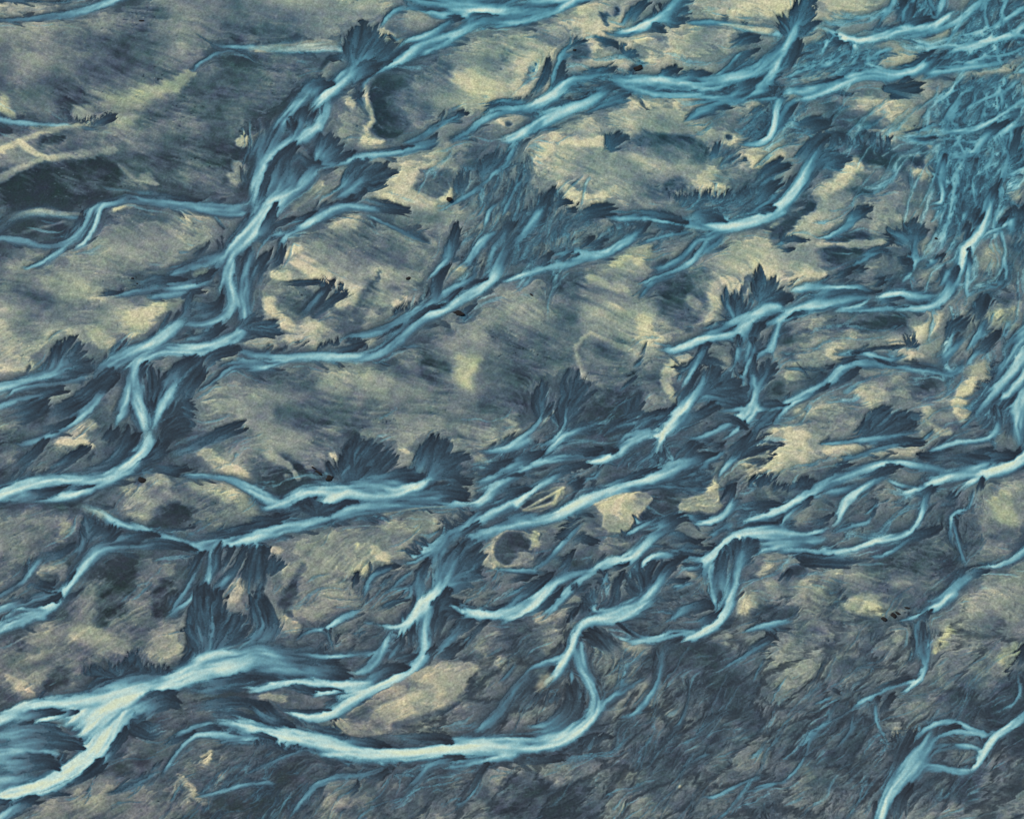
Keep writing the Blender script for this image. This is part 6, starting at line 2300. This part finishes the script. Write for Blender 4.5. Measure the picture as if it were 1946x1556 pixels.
T2 = T + S * (.72 - .1 * RUG)

# ground near the channels is damp: darker and bluer, breaking up into dry patches
damp = np.clip(blur(M, 16 * SC) * .6 + blur(M, 40 * SC) * .75, 0, 1)
brk = shift(fbm(X / 30, Y / 20, 1, 5), dx, dy) + .10 * mid_
edge = damp * 1.25 + .55 * brk + .7 * (.55 - T)
damp = damp * sst(-.45, .35, brk + .9 * (.62 - T)) * .5 + .55 * sst(.47, .60, edge) * sst(.05, .3, damp)
rim = np.exp(-((edge - .42) / .09) ** 2) * sst(.05, .3, damp + .2) * (1 - M)
T2 = np.clip(.5 + (T2 - .435) * 1.32 - .15 * damp * (1 - ISLE) * (1 - CREAM) * (1 - .6 * RUG) + .07 * RUG + .10 * rim, 0, 1.05)


def ramp(x, xs, cols):
    cols = np.array(cols, f32)
    return np.stack([np.interp(x, xs, cols[:, i]).astype(f32) for i in range(3)], -1)


Vw = blur(V, .9 * SC)
V = np.where((ID > 0) & (V > .3), Vw, V)
# sediment colours
sand = ramp(T2, [0, .25, .5, .75, .9, 1.05],
            [(42, 53, 60), (77, 94, 103), (117, 128, 126), (153, 161, 145), (183, 183, 157), (206, 201, 168)])
hu = np.clip(HU, -1, 1)[..., None]
sand = sand + np.where(hu > 0, hu * np.array([2, 7, -14], f32), -hu * np.array([10, 0, -6], f32)) * np.clip(T2, .3, 1)[..., None]
warm = (sst(700, 1500, Y) * (1 - .6 * sst(600, 1700, X)))[..., None]
sand = sand + warm * np.array([6, -1, -4], f32)
hv = fbm(X / 38 + 7, Y / 26, 2, 3)[..., None] + .6 * fbm(X / 9 + 7, Y / 7, 4, 2)[..., None]
sand = sand + hv * np.array([3.5, -2.5, 4], f32)
sand = sand + RUG[..., None] * np.array([-2, -1, 0], f32)
teal = (.25 + .75 * sst(900, 100, Y + .8 * np.maximum(1100 - X, 0)))[..., None]
sand = sand + teal * np.array([-12, 4, 7], f32) * (1.15 - T2[..., None])
xs = [0, .1, .25, .4, .55, .7, .85, 1.0, 1.15, 1.3]
wetA = ramp(V, xs, [(38, 50, 61), (46, 65, 79), (57, 87, 104), (72, 119, 137), (99, 157, 169), (133, 188, 190),
                    (168, 210, 202), (192, 222, 204), (205, 225, 192), (212, 227, 186)])
wetB = ramp(V, xs, [(34, 59, 72), (41, 75, 92), (49, 99, 119), (63, 132, 151), (91, 167, 179), (127, 193, 196),
                    (164, 212, 205), (190, 222, 206), (204, 225, 196), (212, 227, 188)])
wet = wetA + (wetB - wetA) * teal
lum = wet.mean(-1, keepdims=True)
wet = lum + (wet - lum) * (.81 - .2 * RUG[..., None] * sst(.5, .2, V)[..., None])
sand = sand + (np.array([80, 97, 108], f32) - sand) * (.28 * damp)[..., None]
m = np.clip(M, 0, 1)[..., None]
COL = sand + (wet - sand) * m
COL = COL + .16 * (COL - blur(COL, 2.5 * SC)) + .16 * (COL - blur(COL, 14 * SC))
gr = nrng.standard_normal((NY, NX)).astype(f32)
gr = gr * .5 + blur(gr, 1) * 1.6
COL = COL * (1 + (.062 - .025 * m) * gr[..., None])
COL = np.clip(COL, 8, 250)

# lie of the land, metres: channels lowest, wet flats a little higher, dry bars highest
Ms = blur(M, 1)
H = .35 + 1.25 * (S + .5) + .3 * blot + 1.3 * (blur(T2, 1.5 * SC) - .4)
H = np.maximum(H, .12)
H = H * (1 - np.clip(Ms * 1.15, 0, 1)) - .05 * np.clip(V, 0, 1) * Ms
WAT = (ID > 0) & (V > .24) & (M > .6)

import bpy
scene = bpy.context.scene
UN = .5                      # metres per survey unit
FPX = 5000.0                 # focal length of the long lens in survey units
DEP = math.radians(55)       # the aircraft looks 55 degrees down
DIST = FPX * UN
CAM = np.array([0, -DIST * math.cos(DEP), DIST * math.sin(DEP)])


def ground(px, py, z=0.0):
    """Survey coordinates to metres on the plain."""
    a = (np.asarray(px, float) - PW / 2) / FPX
    b = -(np.asarray(py, float) - PH / 2) / FPX
    dx = a
    dy = math.cos(DEP) + b * math.sin(DEP)
    dz = -math.sin(DEP) + b * math.cos(DEP)
    t = (z - CAM[2]) / dz
    return CAM[0] + t * dx, CAM[1] + t * dy


def lin(c):
    c = c / 255.0
    return np.where(c <= .04045, c / 12.92, ((c + .055) / 1.055) ** 2.4)


KALB = 1.25                  # sunlit brightness over reflectance
WX, WY = ground(X, Y)
WX = WX.astype(f32)
WY = WY.astype(f32)
ALB = np.clip(lin(COL) / KALB, .004, .85).astype(f32)
del COL, sand, wet, wetA, wetB

# ---------------------------------------------------------------- materials
def new_mat(name):
    m = bpy.data.materials.new(name)
    m.use_nodes = True
    t = m.node_tree
    t.nodes.clear()
    o = t.nodes.new('ShaderNodeOutputMaterial')
    b = t.nodes.new('ShaderNodeBsdfPrincipled')
    t.links.new(b.outputs[0], o.inputs[0])
    return m, t, b


def sediment(name, rough, spec, speck, bump, scale):
    m, t, b = new_mat(name)
    N, K = t.nodes.new, t.links.new
    at = N('ShaderNodeAttribute')
    at.attribute_name = 'sediment'
    co = N('ShaderNodeNewGeometry')
    nz = N('ShaderNodeTexNoise')
    nz.inputs['Scale'].default_value = scale
    nz.inputs['Detail'].default_value = 3
    K(co.outputs['Position'], nz.inputs['Vector'])
    mp = N('ShaderNodeMapRange')
    mp.inputs[1].default_value = .25
    mp.inputs[2].default_value = .75
    mp.inputs[3].default_value = 1 - speck
    mp.inputs[4].default_value = 1 + speck
    K(nz.outputs[0], mp.inputs[0])
    mx = N('ShaderNodeMix')
    mx.data_type = 'RGBA'
    mx.blend_type = 'MULTIPLY'
    mx.inputs[0].default_value = 1
    K(at.outputs['Color'], mx.inputs[6])
    K(mp.outputs[0], mx.inputs[7])
    K(mx.outputs[2], b.inputs['Base Color'])
    b.inputs['Roughness'].default_value = rough
    b.inputs['Specular IOR Level'].default_value = spec
    bp = N('ShaderNodeBump')
    bp.inputs['Strength'].default_value = bump
    bp.inputs['Distance'].default_value = .3
    K(nz.outputs[0], bp.inputs['Height'])
    K(bp.outputs[0], b.inputs['Normal'])
    return m


M_SAND = sediment('wet_and_dry_sand', .9, .15, .22, .35, .55)
M_WATER = sediment('silty_glacial_water', .35, .3, .10, .06, .8)


def grid_mesh(name, ver, quads, col, mat):
    me = bpy.data.meshes.new(name)
    me.vertices.add(len(ver))
    me.vertices.foreach_set('co', ver.astype(f32).ravel())
    me.loops.add(len(quads) * 4)
    me.loops.foreach_set('vertex_index', quads.astype(np.int32).ravel())
    me.polygons.add(len(quads))
    me.polygons.foreach_set('loop_start', np.arange(0, len(quads) * 4, 4, dtype=np.int32))
    at = me.attributes.new('sediment', 'FLOAT_COLOR', 'POINT')
    c = np.ones((len(ver), 4), f32)
    c[:, :3] = col
    at.data.foreach_set('color', c.ravel())
    me.materials.append(mat)
    me.update(calc_edges=True)
    o = bpy.data.objects.new(name, me)
    scene.collection.objects.link(o)
    return o


# ---------------------------------------------------------------- rivers and ground
idx = np.arange(NX * NY, dtype=np.int32).reshape(NY, NX)
wq = np.where(WAT, ID, 0)
c4 = np.stack([wq[:-1, :-1], wq[:-1, 1:], wq[1:, 1:], wq[1:, :-1]])
qid = np.where((c4 > 0).sum(0) >= 3, c4.max(0), 0)
quads = np.stack([idx[1:, :-1], idx[1:, 1:], idx[:-1, 1:], idx[:-1, :-1]], -1)
P3 = np.stack([WX, WY, H.astype(f32)], -1).reshape(-1, 3)
A3 = ALB.reshape(-1, 3)

covered = np.zeros((NY, NX), bool)
n = np.zeros((NY, NX), np.int8)
b = (qid > 0).astype(np.int8)
n[:-1, :-1] += b
n[:-1, 1:] += b
n[1:, :-1] += b
n[1:, 1:] += b
bed = (n == 4)
G3 = P3.copy()
G3[:, 2] -= np.where(bed.ravel(), .7, 0)

# the mapped plain, and beyond it the same kind of plain on a coarse net out to the horizon
def spread(a, b):
    out = [0.0]
    step = 3.0
    while out[-1] < 4300:
        out.append(out[-1] + step)
        step *= 1.025
    o = np.array(out)
    return np.concatenate([(a - o)[::-1], np.linspace(a, b, 60)[1:-1], b + o])


ex = spread(-MG + 6, PW + MG - 6)
ey = spread(-MG + 6, PH + MG - 6)
EX, EY = np.meshgrid(ex, ey)
fx_, fy_ = ground(EX, EY)


def mirror(v, n0, n1):
    w = (n1 - n0)
    t = np.mod(v - n0, 2 * w)
    return n0 + np.where(t > w, 2 * w - t, t)


mi = np.clip(((mirror(EX, -MG, PW + MG) + MG) * SC).astype(int), 0, NX - 1)
mj = np.clip(((mirror(EY, -MG, PH + MG) + MG) * SC).astype(int), 0, NY - 1)
fcol = ALB[mj, mi].reshape(-1, 3)
fver = np.stack([fx_, fy_, np.minimum(H[mj, mi], 1.0) - .15], -1).reshape(-1, 3)
fi = np.arange(EX.size).reshape(EX.shape)
fq = np.stack([fi[1:, :-1], fi[1:, 1:], fi[:-1, 1:], fi[:-1, :-1]], -1)
cx = (EX[:-1, :-1] + EX[1:, 1:]) / 2
cy = (EY[:-1, :-1] + EY[1:, 1:]) / 2
hole = (cx > -MG + 6) & (cx < PW + MG - 6) & (cy > -MG + 6) & (cy < PH + MG - 6)
fq = fq[~hole].reshape(-1, 4)

gr_ob = grid_mesh('ground', np.vstack([G3, fver]), np.vstack([quads.reshape(-1, 4), fq + len(G3)]),
                  np.vstack([A3, fcol]), M_SAND)
gr_ob['kind'] = 'structure'
gr_ob['label'] = 'braided outwash plain of pale dry sand, grey gravel flats and dark wet silt'

RIVERS = {
    1: 'broad milky blue braided river winding down the west of the plain',
    2: 'thin pale blue stream crossing the top left corner',
    3: 'looping blue stream between dark sand flats on the left edge',
    4: 'thin bright rill entering the main western river near its dark fan head',
    5: 'short blue stream running from a dark hand-shaped fan to the left edge',
    6: 'narrow blue side channel beside the western river, ending on tan sand',
    7: 'blue stream falling from a pale neck to the lower left edge',
    8: 'wide pale river flowing west below two large dark leaf-shaped fans',
    9: 'long diagonal blue river through the middle of the plain',
    10: 'slender blue stream joining the western river from the right at its bend',
    11: 'pale blue river crossing the top edge of the view',
    12: 'wide band of teal braided channels across the upper right',
    13: 'bright curved river with a dark lobed head in the upper right',
    14: 'pale river with a long dark leaf at its head, right of centre',
    15: 'dense net of teal rills and channels along the right edge',
    16: 'winding blue stream below the pale sandbar on the right',
    17: 'blue channel system running diagonally through the centre to the lower middle',
    18: 'small milky tributaries around the oval sandbanks at the centre',
    19: 'bright white-blue river with a sharp bend right of centre',
    20: 'long pale river sweeping along the bottom of the view',
    21: 'wide greenish white river fanning out at the lower left corner',
    22: 'pale channel passing above the brown leaf-shaped bar',
    23: 'blue river leaving through the bottom right corner',
    24: 'faint thin rill on the dark rugged flats at the right',
}
Q = quads.reshape(-1, 4)
qf = qid.ravel()
for rid, label in RIVERS.items():
    sel = Q[qf == rid]
    if len(sel) < 12:
        continue
    used, inv = np.unique(sel, return_inverse=True)
    o = grid_mesh('river', P3[used], inv.reshape(-1, 4), A3[used], M_WATER)
    o['kind'] = 'structure'
    o['label'] = label
    o['group'] = 'braided meltwater channels'

# ---------------------------------------------------------------- dark rock meshes standing in for erosional hollows and rock hillocks
def rock_mat():
    m, t, b = new_mat('dark_basalt')
    N, K = t.nodes.new, t.links.new
    nz = N('ShaderNodeTexNoise')
    nz.inputs['Scale'].default_value = 1.2
    nz.inputs['Detail'].default_value = 5
    tc = N('ShaderNodeTexCoord')
    K(tc.outputs['Object'], nz.inputs['Vector'])
    rp = N('ShaderNodeValToRGB')
    rp.color_ramp.elements[0].color = (.006, .006, .007, 1)
    rp.color_ramp.elements[1].color = (.03, .028, .026, 1)
    K(nz.outputs[0], rp.inputs[0])
    K(rp.outputs[0], b.inputs['Base Color'])
    b.inputs['Roughness'].default_value = .95
    b.inputs['Specular IOR Level'].default_value = .1
    return m


M_ROCK = rock_mat()
import bmesh


def rock_stand_in(px, py, sx, sy, rot, label, seed):
    r = random.Random(seed)
    bm = bmesh.new()
    bmesh.ops.create_icosphere(bm, subdivisions=3, radius=1)
    ph = [r.uniform(0, 6) for _ in range(6)]
    for v in bm.verts:
        c = v.co
        k = 1 + .16 * math.sin(3 * c.x + ph[0]) * math.cos(2.6 * c.y + ph[1]) + .10 * math.sin(5 * c.y + ph[2] + 3 * c.z) \
            + .06 * math.sin(9 * c.x + ph[3]) * math.sin(8 * c.y + ph[4])
        v.co = c * k
        if v.co.z > .55:
            v.co.z = .55 + (v.co.z - .55) * .35
        v.co.x *= sx * UN
        v.co.y *= sy * UN
        v.co.z *= (sx + sy) * .5 * UN * .42
    me = bpy.data.meshes.new('rock_stand_in')
    bm.to_mesh(me)
    bm.free()
    me.materials.append(M_ROCK)
    o = bpy.data.objects.new('rock_stand_in', me)
    x, y = ground(px, py)
    i = min(NX - 1, max(0, int((px + MG) * SC)))
    j = min(NY - 1, max(0, int((py + MG) * SC)))
    o.location = (float(x), float(y), float(H[j, i]) + .1)
    o.rotation_euler = (0, 0, math.radians(rot))
    scene.collection.objects.link(o)
    o['label'] = label
    o['category'] = 'rock_stand_in'
    o['group'] = 'dark rock stand-ins for hollows and hillocks on the sand flats'


ROCKS = [
    (854, 381, 6, 5.5, -20, 'largest black boulder, set in pale sand beside the dark feathery flats'),
    (776, 530.5, 5, 3.6, 10, 'black boulder alone on the streaked sandbar left of the diagonal river'),
    (626, 909, 7, 6, 30, 'black boulder at the pointed tip of the dark bar above the wide pale river'),
    (606, 899, 9, 2.2, -38, 'long thin black rock lying just above the pointed dark bar tip'),
    (596, 890, 5, 1.8, -36, 'small thin black rock beside the long thin one on the dark bar'),
    (1698, 1170, 6, 4.6, -35, 'biggest black rock of the short row beside the lower right river'),
    (1706, 1166, 5, 2.4, -30, 'slim black rock in the middle of the short row by the lower right river'),
    (1724, 1155.5, 5, 2, -15, 'end rock of the short row, nearest the blue river head'),
    (1680, 1177, 5.5, 4, -45, 'dull brown rock at the start of the row, on the yellowish sand'),
    (252, 530, 2.8, 1.9, 0, 'small black stone on the grey sand by a left side channel'),
    (260.5, 539.5, 2.0, 1.6, 0, 'tiny black stone touching the edge of the left side channel'),
    (1010, 562, 4.5, 2, -45, 'narrow black rock on the brownish flat below the diagonal river'),
    (1779, 454, 3, 2.6, 0, 'small dark stone on pale yellow sand near the right teal rills'),
    (269, 41, 6, 2, -5, 'dark flat stone on the slate grey sand near the top left'),
    (1213, 131, 11, 6.5, 28, 'grey brown oval hummock stone on cream sand below the top edge'),
    (872, 596, 11, 6, -12, 'brown oval hummock in a pale ring beside the diagonal river'),
    (1092, 96, 4, 3, 0, 'small dark stone at the head of the sand ridge under the top edge'),
    (270, 913, 9, 6, -25, 'rust brown hummock on the sand below the western river'),
]
for i, (x, y, sx, sy, rot, label) in enumerate(ROCKS):
    rock_stand_in(x, y, sx, sy, rot, label, 100 + i)

# ---------------------------------------------------------------- light, sky, camera
EL, AZ = math.radians(42), math.radians(-55)     # sun to the upper left of the view
w = bpy.data.worlds.new('World')
scene.world = w
w.use_nodes = True
nt = w.node_tree
sky = nt.nodes.new('ShaderNodeTexSky')
sky.sky_type = 'NISHITA'
sky.sun_disc = False
sky.sun_elevation = EL
sky.sun_rotation = AZ
bg = nt.nodes['Background']
nt.links.new(sky.outputs[0], bg.inputs['Color'])
bg.inputs['Strength'].default_value = .11
sun = bpy.data.lights.new('sun', 'SUN')
sun.energy = 4.2
sun.angle = math.radians(2.5)
sun.color = (1, .94, .86)
so = bpy.data.objects.new('sun', sun)
scene.collection.objects.link(so)
so.rotation_euler = (math.pi / 2 - EL, 0, -AZ + math.pi)
import mathutils
dirv = mathutils.Vector((math.sin(AZ) * math.cos(EL), math.cos(AZ) * math.cos(EL), math.sin(EL)))
so.rotation_euler = dirv.to_track_quat('Z', 'Y').to_euler()

cd = bpy.data.cameras.new('camera')
cd.sensor_fit = 'HORIZONTAL'
cd.angle_x = 2 * math.atan(PW / 2 / FPX)
cd.clip_start = 10
cd.clip_end = 40000
co = bpy.data.objects.new('camera', cd)
co.location = CAM
co.rotation_euler = (math.pi / 2 - DEP, 0, 0)
scene.collection.objects.link(co)
scene.camera = co
scene.view_settings.view_transform = 'Standard'
scene.view_settings.look = 'None'
scene.view_settings.exposure = 0.0
scene.view_settings.gamma = 1
